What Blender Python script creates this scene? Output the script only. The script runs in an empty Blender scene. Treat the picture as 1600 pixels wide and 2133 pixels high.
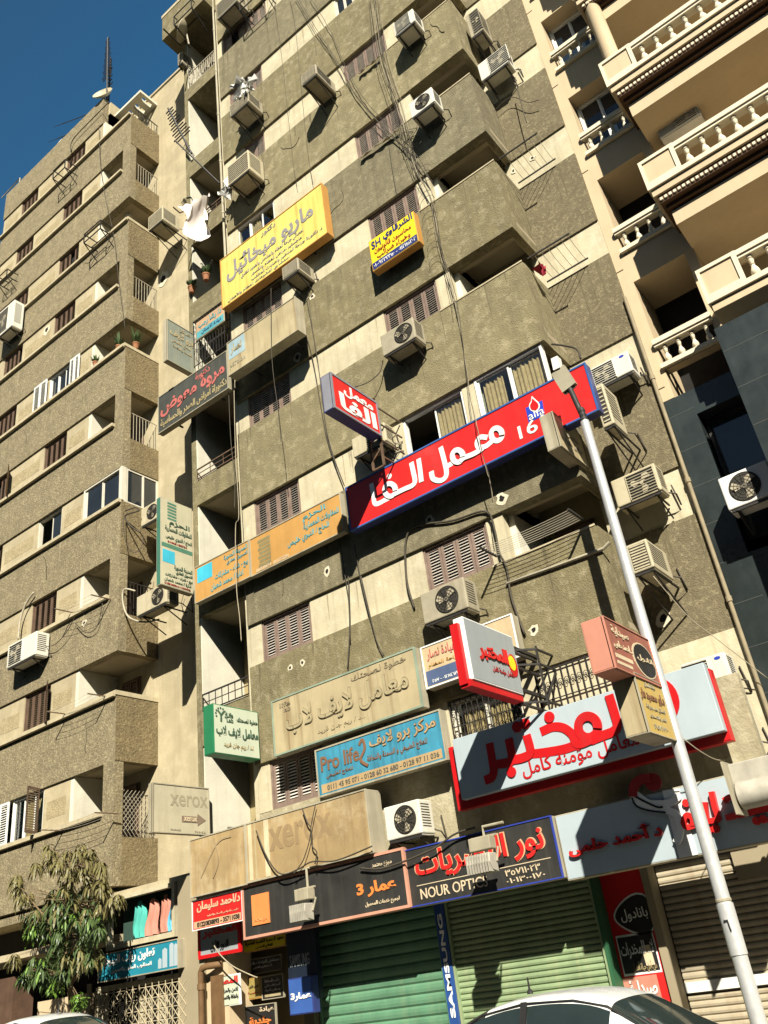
import bpy, bmesh, math, random, unicodedata
from mathutils import Vector, Matrix
S = bpy.context.scene
COL = S.collection
rnd = random.Random(11)
rad = math.radians
# ------------------------------------------------------------------ camera
# world: X along the facades to the right, Y into the buildings, Z up; the main facade is the plane Y = 0
FPX, DIST, CZ = 1790.48, 12.6, 1.6
ROW = ((.781021, .61196233, -.12453232), (-.38445973, .31401526, -.86809282), (-.49213505, .72587638, .48052738))
cam = bpy.data.cameras.new('camera'); camo = bpy.data.objects.new('camera', cam); COL.objects.link(camo)
cam.sensor_fit = 'VERTICAL'; cam.sensor_height = 36; cam.lens = FPX / 2133 * 36
cam.clip_start = .05; cam.clip_end = 3000
camo.matrix_world = Matrix(((ROW[0][0], -ROW[1][0], -ROW[2][0], 0), (ROW[0][1], -ROW[1][1], -ROW[2][1], -DIST),
                            (ROW[0][2], -ROW[1][2], -ROW[2][2], CZ), (0, 0, 0, 1)))
S.camera = camo
# ------------------------------------------------------------------ light
SUN = Vector((.78, -1, .93)).normalized()          # towards the sun
w = bpy.data.worlds.new('World'); S.world = w; w.use_nodes = True
nt = w.node_tree; bg = nt.nodes['Background']; sky = nt.nodes.new('ShaderNodeTexSky')
sky.sky_type = 'NISHITA'; sky.sun_disc = False
sky.sun_elevation = math.asin(SUN.z); sky.sun_rotation = math.atan2(SUN.x, SUN.y)
sky.altitude = 0; sky.air_density = 1.0; sky.dust_density = .3; sky.ozone_density = 2.5
tint = nt.nodes.new('ShaderNodeMix'); tint.data_type = 'RGBA'; tint.blend_type = 'MULTIPLY'; tint.inputs[0].default_value = 1
# sky tint: dimmed on the unseen sun's side to deepen shade, boosted blue opposite
tc = nt.nodes.new('ShaderNodeTexCoord'); sx = nt.nodes.new('ShaderNodeSeparateXYZ'); mr = nt.nodes.new('ShaderNodeMapRange'); side_tint = nt.nodes.new('ShaderNodeMix'); side_tint.data_type = 'RGBA'
nt.links.new(tc.outputs['Generated'], sx.inputs[0]); nt.links.new(sx.outputs['Y'], mr.inputs[0]); mr.inputs[1].default_value = -.15; mr.inputs[2].default_value = .45
side_tint.inputs[6].default_value = (.7, .69, .62, 1); side_tint.inputs[7].default_value = (.5, 1.42, 1.62, 1)
nt.links.new(mr.outputs[0], side_tint.inputs[0]); nt.links.new(side_tint.outputs[2], tint.inputs[7])
nt.links.new(sky.outputs[0], tint.inputs[6]); nt.links.new(tint.outputs[2], bg.inputs[0]); bg.inputs[1].default_value = .05
sl = bpy.data.lights.new('sun', 'SUN'); sl.energy = 5.0; sl.angle = rad(.53); sl.color = (1, .95, .83)
so = bpy.data.objects.new('sun', sl); COL.objects.link(so); so.rotation_euler = SUN.to_track_quat('Z', 'Y').to_euler()
so.location = (20, -30, 40)
vs = S.view_settings; vs.view_transform = 'Standard'; vs.look = 'None'; vs.exposure = .88; vs.gamma = 1; vs.use_curve_mapping = False
S.cycles.max_bounces = 6; S.cycles.diffuse_bounces = 1
# ------------------------------------------------------------------ helpers
def ray(x, y):
    c = ((x - 800) / FPX, (y - 1066.5) / FPX, 1)
    return [sum(ROW[k][i] * c[k] for k in range(3)) for i in range(3)]
ZONE = {1: (0, 0, 0), 2: (350, 0, 0), 3: (700, 0, 0), 4: (1050, 0, 0), 5: (0, 600, 0), 6: (300, 600, 0), 7: (650, 600, 0), 8: (1050, 600, 0),
        11: (0, 1200, 1), 12: (350, 1200, 1), 13: (750, 1200, 1), 14: (1150, 1200, 1), 17: (750, 1600, 1), 18: (1150, 1600, 1),
        15: (0, 1600, 2), 16: (350, 1600, 2), 0: (0, 0, 3)}
def fq(n, p):
    x, y, k = ZONE[n]; s = (.34375, .28125, .25, 1)[k]
    return x + p[0] * s, y + p[1] * s
def onY(n, p, Y=0.):
    r = ray(*fq(n, p)); t = (Y + DIST) / r[1]
    return r[0] * t, r[2] * t + CZ
def onX(n, p, X):
    r = ray(*fq(n, p)); t = X / r[0]
    return r[1] * t - DIST, r[2] * t + CZ
def P3(n, p, Y):
    x, z = onY(n, p, Y); return Vector((x, Y, z))
def rect(n, tl, tr, br, bl, Y):
    a = [onY(n, p, Y) for p in (tl, tr, br, bl)]
    return (a[0][0] + a[3][0]) / 2, (a[1][0] + a[2][0]) / 2, (a[2][1] + a[3][1]) / 2, (a[0][1] + a[1][1]) / 2
ORG = {}
class MB:
    def __init__(s): s.v = []; s.f = []
    def add(s, v, f):
        o = len(s.v); s.v += [tuple(p) for p in v]; s.f += [tuple(i + o for i in q) for q in f]; return s
    def box(s, x0, x1, y0, y1, z0, z1):
        return s.add([(x0, y0, z0), (x1, y0, z0), (x1, y1, z0), (x0, y1, z0), (x0, y0, z1), (x1, y0, z1), (x1, y1, z1), (x0, y1, z1)],
                     [(0, 3, 2, 1), (4, 5, 6, 7), (0, 1, 5, 4), (1, 2, 6, 5), (2, 3, 7, 6), (3, 0, 4, 7)])
    def obox(s, c, ax, ay, az):
        c = Vector(c); ax = Vector(ax); ay = Vector(ay); az = Vector(az)
        v = [c + ax * i + ay * j + az * k for k in (-.5, .5) for i, j in ((-.5, -.5), (.5, -.5), (.5, .5), (-.5, .5))]
        return s.add(v, [(0, 3, 2, 1), (4, 5, 6, 7), (0, 1, 5, 4), (1, 2, 6, 5), (2, 3, 7, 6), (3, 0, 4, 7)])
    def bar(s, a, b, w, h=None):
        a = Vector(a); b = Vector(b); d = b - a; h = h or w
        u = d.cross(Vector((0, 0, 1)) if abs(d.normalized().z) < .95 else Vector((0, 1, 0))).normalized(); q = u.cross(d).normalized()
        return s.obox((a + b) / 2, u * w, d, q * h)
    def tube(s, pts, r, n=5, r1=None, cap=True):
        pts = [Vector(p) for p in pts]; m = len(pts); rings = []
        u = None
        for i, p in enumerate(pts):
            d = (pts[min(i + 1, m - 1)] - pts[max(i - 1, 0)])
            d = d.normalized() if d.length > 1e-9 else Vector((0, 0, 1))
            if u is None: u = d.orthogonal().normalized()
            u = (u - d * u.dot(d)); u = u.normalized() if u.length > 1e-6 else d.orthogonal().normalized()
            q = d.cross(u); rr = r if r1 is None else r + (r1 - r) * i / (m - 1)
            rings.append([p + (u * math.cos(2 * math.pi * k / n) + q * math.sin(2 * math.pi * k / n)) * rr for k in range(n)])
        f = [(i * n + k, i * n + (k + 1) % n, (i + 1) * n + (k + 1) % n, (i + 1) * n + k) for i in range(m - 1) for k in range(n)]
        if cap: f += [tuple(range(n - 1, -1, -1)), tuple((m - 1) * n + k for k in range(n))]
        return s.add([p for g in rings for p in g], f)
    def lathe(s, prof, c, n=12, ax=None):
        c = Vector(c); ax = Vector(ax or (0, 0, 1)).normalized(); u = ax.orthogonal().normalized(); q = ax.cross(u)
        m = len(prof)
        v = [c + ax * h + (u * math.cos(2 * math.pi * k / n) + q * math.sin(2 * math.pi * k / n)) * r for r, h in prof for k in range(n)]
        f = [(i * n + k, i * n + (k + 1) % n, (i + 1) * n + (k + 1) % n, (i + 1) * n + k) for i in range(m - 1) for k in range(n)]
        f += [tuple(range(n - 1, -1, -1)), tuple((m - 1) * n + k for k in range(n))]
        return s.add(v, f)
    def prism(s, poly, fn, h0, h1):
        n = len(poly)
        v = [fn(a, b, h0) for a, b in poly] + [fn(a, b, h1) for a, b in poly]
        return s.add(v, [tuple(range(n - 1, -1, -1)), tuple(range(n, 2 * n))] + [(i, (i + 1) % n, n + (i + 1) % n, n + i) for i in range(n)])
    def build(s, name, m, parent=None, smooth=False, bevel=0, seg=2, fix=True):
        me = bpy.data.meshes.new(name)
        org = ORG.get(parent.name, Vector()) if parent else Vector()
        me.from_pydata([(p[0] - org[0], p[1] - org[1], p[2] - org[2]) for p in s.v], [], s.f)
        if fix or bevel:
            b = bmesh.new(); b.from_mesh(me)
            if fix: bmesh.ops.recalc_face_normals(b, faces=b.faces)
            if bevel:
                bmesh.ops.bevel(b, geom=[e for e in b.edges if len(e.link_faces) == 2 and e.calc_face_angle(0) > .6], offset=bevel, segments=seg, affect='EDGES', profile=.5)
            b.to_mesh(me); b.free()
        me.materials.append(m)
        if smooth:
            me.polygons.foreach_set('use_smooth', [True] * len(me.polygons))
            if smooth != 'all': me.set_sharp_from_angle(angle=rad(38))
        o = bpy.data.objects.new(name, me); COL.objects.link(o)
        if parent: o.parent = parent
        ORG[o.name] = org
        return o
def tag(o, label=None, cat=None, group=None, kind=None):
    if label: o['label'] = label
    if cat: o['category'] = cat
    if group: o['group'] = group
    if kind: o['kind'] = kind
    return o
def thing(name, label, cat, loc=(0, 0, 0), group=None):
    o = bpy.data.objects.new(name, None); COL.objects.link(o); o.location = loc; o.empty_display_size = .2
    ORG[o.name] = Vector(loc); return tag(o, label, cat, group)
def bx(*a): return MB().box(*a)
# ------------------------------------------------------------------ materials
MAT = {}
def mat(name, c, rough=.8, var=.12, scale=2.5, bump=0., bs=45., streak=0., sc=None, metal=0., speck=None, spa=.5, sps=9., spec=.35, stain=0., coat=0., emit=0):
    """One procedural material: two noises for uneven colour, drip streaks, speckle and a bump."""
    if name in MAT: return MAT[name]
    m = bpy.data.materials.new(name); m.use_nodes = True; MAT[name] = m
    t = m.node_tree; N = t.nodes; L = t.links; b = N['Principled BSDF']
    b.inputs['Roughness'].default_value = rough; b.inputs['Metallic'].default_value = metal
    b.inputs['Specular IOR Level'].default_value = spec
    if coat: b.inputs['Coat Weight'].default_value = coat; b.inputs['Coat Roughness'].default_value = .05
    geo = N.new('ShaderNodeNewGeometry'); pos = geo.outputs['Position']
    def noise(s, det=6, vec=None, rg=.6):
        n = N.new('ShaderNodeTexNoise'); n.inputs['Scale'].default_value = s; n.inputs['Detail'].default_value = det; n.inputs['Roughness'].default_value = rg
        L.new(vec or pos, n.inputs['Vector']); return n.outputs['Fac']
    def rng(x, a, b_, c_=0, d=1):
        r = N.new('ShaderNodeMapRange'); L.new(x, r.inputs[0])
        for i, q in enumerate((a, b_, c_, d)): r.inputs[i + 1].default_value = q
        return r.outputs[0]
    def mix(f, a, b_):
        x = N.new('ShaderNodeMix'); x.data_type = 'RGBA'
        if isinstance(f, float): x.inputs[0].default_value = f
        else: L.new(f, x.inputs[0])
        for i, q in ((6, a), (7, b_)):
            if isinstance(q, tuple): x.inputs[i].default_value = (*q[:3], 1)
            else: L.new(q, x.inputs[i])
        return x.outputs[2]
    col = mix(rng(noise(scale), .3, .7), tuple(q * (1 - var) for q in c), tuple(min(1, q * (1 + var)) for q in c))
    if stain:
        col = mix(rng(noise(.55, 8, rg=.65), .45, .72, 0, stain), col, tuple(q * .62 for q in c))
    if speck:
        col = mix(rng(noise(sps, 9, rg=.75), .5, .66, 0, spa), col, speck)
    if streak:
        mp = N.new('ShaderNodeMapping'); L.new(pos, mp.inputs[0]); mp.inputs['Scale'].default_value = (7, 7, .35)
        col = mix(rng(noise(1., 5, mp.outputs[0]), .5, .75, 0, streak), col, sc or tuple(q * .45 for q in c))
    L.new(col, b.inputs['Base Color'])
    if emit: L.new(col, b.inputs['Emission Color']); b.inputs['Emission Strength'].default_value = emit
    if bump:
        bp = N.new('ShaderNodeBump'); bp.inputs['Strength'].default_value = bump; bp.inputs['Distance'].default_value = .02
        L.new(noise(bs, 4), bp.inputs['Height']); L.new(bp.outputs[0], b.inputs['Normal'])
    else:
        L.new(rng(noise(scale * 3), .3, .7, max(0, rough - .08), min(1, rough + .08)), b.inputs['Roughness'])
    return m
def glass(name, c=(.02, .025, .03), rough=.04):
    m = mat(name, c, rough, .2, 1.2, spec=.8); return m
STUC = mat('brown_stucco', (.205, .172, .09), .95, .18, 3, 1., 38, .5, (.115, .093, .053), speck=(.4, .345, .22), spa=.6, sps=5, stain=.5)
MOTT = mat('mottled_stucco', (.165, .135, .078), .95, .16, 3, 1., 38, .2, (.10, .08, .045), speck=(.42, .355, .21), spa=.55, sps=14, stain=.4)
STULS = mat('shade_toned_side_stucco', (.185, .142, .072), .95, .2, 3, 1.8, 18, .2, (.12, .09, .05), speck=(.33, .26, .14), spa=.8, sps=14, stain=.3)  # coarser, browner side stucco; the wall's dimmer sunlight is darkened into the colour
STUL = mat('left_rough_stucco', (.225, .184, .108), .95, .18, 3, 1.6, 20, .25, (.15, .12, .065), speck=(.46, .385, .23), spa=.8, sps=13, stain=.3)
CREAM = mat('cream_plaster', (.53, .465, .31), .9, .12, 1.8, .3, 20, .55, (.3, .25, .155), stain=.6, speck=(.66, .61, .46), spa=.5, sps=3)
WHITEW = mat('pale_jamb_plaster', (.67, .63, .5), .9, .08, 2, .2, 25, .25, (.42, .35, .22), stain=.3)
CRLEFT = mat('left_cream_plaster', (.43, .36, .225), .9, .12, 1.5, .3, 25, .45, (.27, .22, .13), stain=.45, speck=(.62, .54, .36), spa=.3, sps=1.5)
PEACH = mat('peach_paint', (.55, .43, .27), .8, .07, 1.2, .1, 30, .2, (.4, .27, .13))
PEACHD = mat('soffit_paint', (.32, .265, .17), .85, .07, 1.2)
BROWN = mat('brown_moulding', (.085, .042, .018), .7, .15, 3)
BALU = mat('white_balustrade', (.68, .6, .44), .75, .07, 4, .1, 60, .2, (.45, .38, .26))
SILL = mat('concrete_edge', (.46, .39, .25), .9, .12, 4, .4, 50, .3)
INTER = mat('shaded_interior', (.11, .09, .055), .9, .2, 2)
BALIN = mat('balcony_plaster', (.36, .29, .15), .9, .12, 2, .2, 30, .3, stain=.3)
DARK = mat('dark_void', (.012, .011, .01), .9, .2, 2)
LOUV = mat('brown_shutter', (.225, .16, .125), .65, .2, 6, streak=.3)
LOUVL = mat('dark_brown_shutter', (.13, .082, .055), .65, .2, 6, streak=.3)
STUCS = [STUC, mat('brown_stucco_paler', (.225, .19, .103), .95, .18, 2.2, 1., 38, .45, (.12, .097, .055), speck=(.42, .36, .22), spa=.7, sps=4, stain=.4), mat('brown_stucco_greyer', (.195, .168, .1), .95, .2, 3.4, 1., 34, .6, (.1, .083, .05), speck=(.37, .32, .2), spa=.5, sps=7, stain=.65)]
SLAT = mat('louvre_slat', (.62, .56, .49), .7, .2, 6)
SLATL = mat('weathered_louvre_slat', (.16, .115, .07), .7, .2, 6)
ALU = mat('aluminium_frame', (.62, .58, .47), .5, .06, 4)
WPAINT = mat('white_paint', (.74, .72, .66), .6, .06, 5, streak=.1)
def clear_glass(name):
    m = bpy.data.materials.new(name); m.use_nodes = True; MAT[name] = m; t = m.node_tree; N = t.nodes; L = t.links
    N.remove(N['Principled BSDF']); a = N.new('ShaderNodeBsdfTransparent'); a.inputs[0].default_value = (.86, .88, .85, 1); g = N.new('ShaderNodeBsdfGlossy'); g.inputs['Roughness'].default_value = .02
    lw = N.new('ShaderNodeLayerWeight'); lw.inputs[0].default_value = .3; f = N.new('ShaderNodeMapRange'); L.new(lw.outputs['Facing'], f.inputs[0]); f.inputs[3].default_value = .05; f.inputs[4].default_value = .55; x = N.new('ShaderNodeMixShader')
    n = N.new('ShaderNodeTexNoise'); n.inputs['Scale'].default_value = 1.5; bp = N.new('ShaderNodeBump'); bp.inputs['Strength'].default_value = .04; L.new(n.outputs[0], bp.inputs['Height']); L.new(bp.outputs[0], g.inputs['Normal'])
    L.new(f.outputs[0], x.inputs[0]); L.new(a.outputs[0], x.inputs[1]); L.new(g.outputs[0], x.inputs[2]); L.new(x.outputs[0], N['Material Output'].inputs[0]); return m
GLASSC = clear_glass('clear_glass')
GLASS = glass('window_glass')
GLASSB = glass('dark_blue_glass', (.012, .02, .03), .03)
CURT = mat('beige_curtain', (.72, .54, .3), .9, .2, 9)
TILE = mat('dark_green_tile', (.024, .031, .03), .3, .3, 1.2, streak=.2, sc=(.06, .075, .07), spec=.5)
STEEL = mat('galvanised_steel', (.66, .66, .64), .36, .08, 7, metal=.45, streak=.15)
DSTEEL = mat('dark_iron', (.03, .027, .024), .6, .2, 6)
RUST = mat('rusty_iron', (.12, .075, .045), .85, .3, 8)
LROD = mat('pale_rod', (.42, .37, .27), .7, .2, 8)
ACW = mat('ac_white', (.66, .63, .53), .55, .07, 5, streak=.3, sc=(.36, .3, .2))
ACB = mat('ac_beige', (.48, .42, .28), .6, .1, 5, streak=.5, sc=(.26, .2, .12))
ACG = mat('ac_grimy', (.34, .3, .21), .7, .14, 5, streak=.6, sc=(.17, .13, .08))
ACD = mat('ac_grille_dark', (.04, .035, .026), .7, .2, 8)
ACF = mat('ac_fan', (.38, .33, .23), .6, .15, 8)
CABLE = mat('black_cable', (.06, .05, .034), .7, .2, 8)
CABLEW = mat('pale_cable', (.34, .29, .2), .7, .2, 8)
PIPE = mat('painted_pipe', (.27, .22, .135), .7, .15, 5)
def build2(name, lst, parent=None, smooth=False):
    """One mesh with several materials: lst = [(MB, material), ...]"""
    me = bpy.data.meshes.new(name); org = ORG.get(parent.name, Vector()) if parent else Vector()
    v = []; f = []; mi = []
    for k, (b, m) in enumerate(lst):
        o = len(v); v += [(p[0] - org[0], p[1] - org[1], p[2] - org[2]) for p in b.v]; f += [tuple(i + o for i in q) for q in b.f]; mi += [k] * len(b.f)
        me.materials.append(m)
    me.from_pydata(v, [], f)
    b = bmesh.new(); b.from_mesh(me); bmesh.ops.recalc_face_normals(b, faces=b.faces); b.to_mesh(me); b.free()
    me.polygons.foreach_set('material_index', mi)
    if smooth:
        me.polygons.foreach_set('use_smooth', [True] * len(mi)); me.set_sharp_from_angle(angle=rad(35))
    o = bpy.data.objects.new(name, me); COL.objects.link(o)
    if parent: o.parent = parent
    ORG[o.name] = org
    return o
# ------------------------------------------------------------------ ground
GZ = -.15
def structure(name, mb, m): return tag(mb.build(name, m), kind='structure')
ASPH = mat('asphalt', (.04, .038, .034), .9, .2, 1.5, .5, 60)
PAVE = mat('pavement_concrete', (.14, .12, .09), .9, .15, 1.2, .4, 30, stain=.4)
structure('road', MB().add([(-400, -400, GZ), (400, -400, GZ), (400, 400, GZ), (-400, 400, GZ)], [(0, 1, 2, 3)]), ASPH)
structure('pavement', bx(-60, 40, -1.9, 1.0, GZ + .004, GZ + .14), PAVE)
structure('kerb', bx(-60, 40, -2.05, -1.9, GZ + .004, GZ + .15), SILL)
# added, unseen blocks behind the camera to cut sky fill; also in window reflections
OPP = mat('unseen_blocker_facade', (.16, .13, .085), .9, .2, .6)
for i, (x0, x1, h) in enumerate(((-90, -50, 19), (-49, -20, 21), (-19, -2, 20), (-1, 18, 19), (19, 60, 20))):
    o = thing('apartment_building', ('added unseen block at the far left across the street, cutting sky light', 'added unseen tall block across the street, left of the camera, cutting sky light', 'added unseen block across the street behind the camera, cutting sky light', 'added unseen lower block across the street, right of the camera, cutting sky light', 'added unseen block at the far right across the street, cutting sky light')[i], 'building', ((x0 + x1) / 2, -26, GZ), 'unseen blocks added to cut sky light')
    bx(x0, x1, -40, -26, GZ, h).build('wall', OPP, o)
    for k in range(int(h / 3)): bx(x0 + .3, x1 - .3, -26, -25.2, 3 + k * 3, 3.9 + k * 3).build('balcony', OPP, o)
# ------------------------------------------------------------------ windows
def leaf(par, x0, x1, z0, z1, Y, fm, sm, pitch=.056, name='shutter', tilt=40, ang=0.):
    a = MB(); b = MB(); st = .05; d = .035
    a.box(x0, x0 + st, Y, Y + d, z0, z1).box(x1 - st, x1, Y, Y + d, z0, z1)
    a.box(x0 + st, x1 - st, Y + .002, Y + d, z0, z0 + .07).box(x0 + st, x1 - st, Y + .002, Y + d, z1 - .06, z1)
    n = max(3, int((z1 - z0 - .13) / pitch)); c, s_ = math.cos(rad(tilt)), math.sin(rad(tilt))
    for i in range(n):
        z = z0 + .07 + (z1 - z0 - .13) * (i + .5) / n
        b.obox(((x0 + x1) / 2, Y + .02, z), (x1 - x0 - 2 * st, 0, 0), (0, .042 * c, .042 * s_), (0, -.011 * s_, .011 * c))
    if ang:
        h = x0 if ang > 0 else x1
        for q in (a, b):
            q.v = [(h + (x - h) * math.cos(ang) + (y - Y) * math.sin(ang) * (1 if ang < 0 else -1), Y - abs(x - h) * math.sin(abs(ang)) + (y - Y) * math.cos(ang), z) for x, y, z in q.v]
    return build2(name, [(a, fm), (b, sm)], par)
def shut_window(par, x0, x1, z0, z1, Y=.05, leaves=4, fm=None, sm=None, openset=(), angs=None):
    fm = fm or LOUV; sm = sm or SLAT
    fr = MB(); t = .045
    fr.box(x0, x0 + t, Y - .03, Y + .1, z0, z1).box(x1 - t, x1, Y - .03, Y + .1, z0, z1)
    fr.box(x0 + t, x1 - t, Y - .028, Y + .1, z1 - t, z1).box(x0 + t, x1 - t, Y - .028, Y + .1, z0, z0 + t)
    win = build2('window', [(fr, fm)], par)
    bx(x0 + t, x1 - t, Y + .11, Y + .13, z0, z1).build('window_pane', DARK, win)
    w_ = (x1 - x0 - 2 * t) / leaves
    for i in range(leaves):
        if i in openset: continue
        a = (angs or {}).get(i, 0)
        leaf(win, x0 + t + i * w_ + .006, x0 + t + (i + 1) * w_ - .006, z0 + t + .005, z1 - t - .005, Y, fm, sm, ang=a)
    return win
def glass_window(par, x0, x1, z0, z1, Y=.06, n=2, fm=None, curtain=None, gm=None, slide=0, t=.05, blind=0):
    fm = fm or ALU; fr = MB()
    fr.box(x0, x0 + t, Y - .04, Y + .08, z0, z1).box(x1 - t, x1, Y - .04, Y + .08, z0, z1)
    fr.box(x0 + t, x1 - t, Y - .038, Y + .08, z1 - t, z1).box(x0 + t, x1 - t, Y - .038, Y + .08, z0, z0 + t)
    win = fr.build('window', fm, par)
    w_ = (x1 - x0 - 2 * t) / n
    for i in range(n):
        a, b = x0 + t + i * w_, x0 + t + (i + 1) * w_; y = Y + .015 + .03 * (i % 2)
        s = MB(); q = .035
        s.box(a, a + q, y - .012, y + .012, z0 + t, z1 - t).box(b - q, b, y - .012, y + .012, z0 + t, z1 - t)
        s.box(a + q, b - q, y - .011, y + .011, z0 + t, z0 + t + q).box(a + q, b - q, y - .011, y + .011, z1 - t - q, z1 - t)
        if slide and i == slide - 1: continue
        sa = s.build('sash', fm, win)
        bx(a + q, b - q, y - .004, y + .004, z0 + t + q, z1 - t - q).build('window_pane', gm or (GLASSC if curtain else GLASS), win)
    if curtain:
        c = MB(); m = 60; pts = [(x0 + t + (x1 - x0 - 2 * t) * i / m, Y + .085 + .018 * math.sin(i * 1.7) + .012 * math.sin(i * .6)) for i in range(m + 1)]
        for i in range(m):
            u = i / m
            if any(a <= u <= b for a, b in curtain):
                c.add([(pts[i][0], pts[i][1], z0), (pts[i + 1][0], pts[i + 1][1], z0), (pts[i + 1][0], pts[i + 1][1], z1 - .1), (pts[i][0], pts[i][1], z1 - .1)], [(0, 1, 2, 3)])
        c.build('curtain', CURT, win, fix=False)
    return win
def door(par, x0, x1, z0, z1, Y, m=None, louvre=True):
    m = m or LOUVL
    fr = bx(x0 - .05, x1 + .05, Y - .03, Y + .02, z0, z1 + .05)
    d = fr.build('door', m, par)
    if louvre:
        w_ = (x1 - x0) / 2
        for i in range(2): leaf(d, x0 + i * w_ + .01, x0 + (i + 1) * w_ - .01, z0 + .05, z1, Y - .07, m, SLATL, .09)
    return d
# ------------------------------------------------------------------ the brown block in the middle
LIN = [5.8 + 3 * k for k in range(10)]
XL, XR, XS, XE = -12.48, -4.36, -14.3, -2.97
SB = 1.05                                  # set-back of the right section
blk = thing('apartment_building', 'tall brown stucco apartment block with cream window bands, air conditioners and many signboards', 'building', (-8.6, 0, GZ))
bx(XS, XE, 1.35, 12, GZ, 34).build('rear_wall', BALIN, blk)
def wall(mb, m=CREAM, name='wall'): return mb.build(name, m, blk)
W1, W2, BX = (-12.13, -10.71), (-7.8, -6.36), (-6., -4.36)
WINK = {}                                   # openings of each band: (x0, x1)
for k, z in enumerate(LIN):
    w1 = {6: (-11.65, -10.84), 8: (-12.28, -10.3)}.get(k, W1)
    w2 = {7: (-7.76, -7.1), 2: (-7.77, -6.28)}.get(k, W2)
    WINK[k] = (w1, w2)
    sill = z - .95
    # spandrel above the opening of this storey
    sp = bx(XL, XR, -.06, .2, z, z + 2.05)
    sp.box(-4.5, XR - .003, .2, SB, z + .003, z + 2.047)
    sp.build('spandrel', STUCS[(k * 2) % 3], blk)
    bx(XR, XE, SB, 1.35, z, z + 2.05).build('spandrel', MOTT, blk)
    # cream band with the window openings left free
    xs = [XL] + [q for p in (w1, w2) for q in p] + [BX[0]]
    for i in range(0, len(xs), 2): wall(bx(xs[i] + (.012 if i == 0 else 0), xs[i + 1], 0, .2, sill, z), CREAM, 'window_band')
    wall(bx(-6., -5.88, .2, 1.35, sill - 2.05, z + .25), WHITEW, 'jamb')
    wall(bx(XR - .2, XE, SB + .04, 1.35, sill, z), CREAM, 'window_band')
    c = MB().box(-5.88, -4.36, .25, SB, z + .26, z + .38).box(-5.88, XR - .004, .2, .32, z + .004, z + .26).box(-4.52, XR - .005, .32, SB, z + .005, z + .26)
    c.box(XL, -6., .2, 1.35, z + .3, z + .4)
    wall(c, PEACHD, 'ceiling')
    wall(bx(-6.36, -4.36, -.075, .02, sill - .035, sill), SILL, 'sill') if k in (1, 3, 4, 5, 6) else None
    # windows
    if k == 5: glass_window(blk, -12.2, w1[1], sill, z, .06, 3, WPAINT, [(.3, .55)], slide=0)
    elif k == 6: shut_window(blk, *w1, sill, z, .05, 2)
    else: shut_window(blk, *w1, sill, z, .05, 6 if k == 8 else 4, openset=(1,) if k == 8 else ())
    if k == 7: glass_window(blk, *w2, sill, z, .06, 2, ALU)
    elif k == 2: glass_window(blk, *w2, sill, z, .06, 2, WPAINT, [(.5, 1)], slide=1)
    elif k == 0: pass
    else: shut_window(blk, *w2, sill, z, .05, 4)
    if k == 2:
        glass_window(blk, -5.98, -4.46, sill, z, .03, 2, WPAINT, [(.04, .35), (.45, 1)])
    elif k in (1, 3, 4, 5, 6, 7):
        door(blk, -5.6, -4.9, sill - 1.1, sill + .75, 1.33)
wall(bx(-6.06, -4.36, .0, .14, 4.83, 5.8), CREAM, 'window_band')
# side parapet caps and the narrow strip of landings on the left
strip_top = 24.6
ys = .07
pier = MB().box(XS, -14.12, ys, 1.35, 3.2, 33.5)
wall(pier, STUC, 'corner_pier')
wall(bx(-14.12, -14.09, ys + .004, 1.345, 3.2, 33.4), WHITEW, 'jamb')
wall(bx(XL - .12, XL, .2, 1.35, 3., 33.4), BALIN, 'partition')
wall(bx(XL - .1, XL + .002, .002, .2, 3., 33.4), CREAM, 'jamb')
for k in range(-1, 7):
    z = 6.6 + 3 * k
    wall(bx(-14.12, XL - .102, ys - .03, .2, z, z + .72), STUC, 'parapet')
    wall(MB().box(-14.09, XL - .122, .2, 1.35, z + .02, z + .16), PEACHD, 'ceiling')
    door(blk, -13.6, -12.85, z + .17, z + 2.2, 1.33, LOUVL if k % 2 else DARK, k % 2 == 1)
wall(MB().box(-14.12, XL - .102, ys - .03, .25, 28.45, 29.0).box(-14.09, XL - .122, .25, 1.35, 28.46, 28.6), STUC, 'parapet')
wall(MB().box(-14.7, XL - .05, -.55, 1.35, 31.7, 33.0), STUC, 'parapet')
wall(MB().box(-14.72, XL - .04, -.57, 1.35, 33.0, 33.15), SILL, 'ledge')
wall(bx(-14.3, XE, -.06, 1.35, 34.9, 36), STUC, 'roof')
# ------------------------------------------------------------------ the block on the left
ROUGHP = mat('faint_rough_panel', (.36, .29, .165), .95, .18, 3, 1.2, 22, .25, (.25, .2, .11), speck=(.5, .42, .26), spa=.7, sps=9)
lb = thing('apartment_building', 'rough plastered corner block against the blue sky with striped cream window bands and corner balconies', 'building', (-21, 0, GZ))
LJ = [7.0 + 2.725 * j for j in range(-1, 10)]
LX0, LX1, LR = -25.5, -17.03, 33.07
def lwall(mb, m=CRLEFT, name='wall'): return mb.build(name, m, lb)
lwall(bx(LX0, XS - .002, 1.2, 11, GZ, LR), CRLEFT, 'rear_wall')
lwall(bx(LX0, XS - .003, 1.15, 11, LR, LR + .1), SILL, 'roof_edge')
for i in range(11): lwall(bx(-17.03, XS - .01, 1.19, 1.21, 3.5 + i * 2.725, 3.515 + i * 2.725), SILL, 'joint') if 0 else None
KIND = {0: 'post', 1: 'full', 2: 'post', 3: 'glazed', 4: 'post', 5: 'plants', 6: 'post', 7: 'full', 8: 'post', 9: 'top'}
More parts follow.
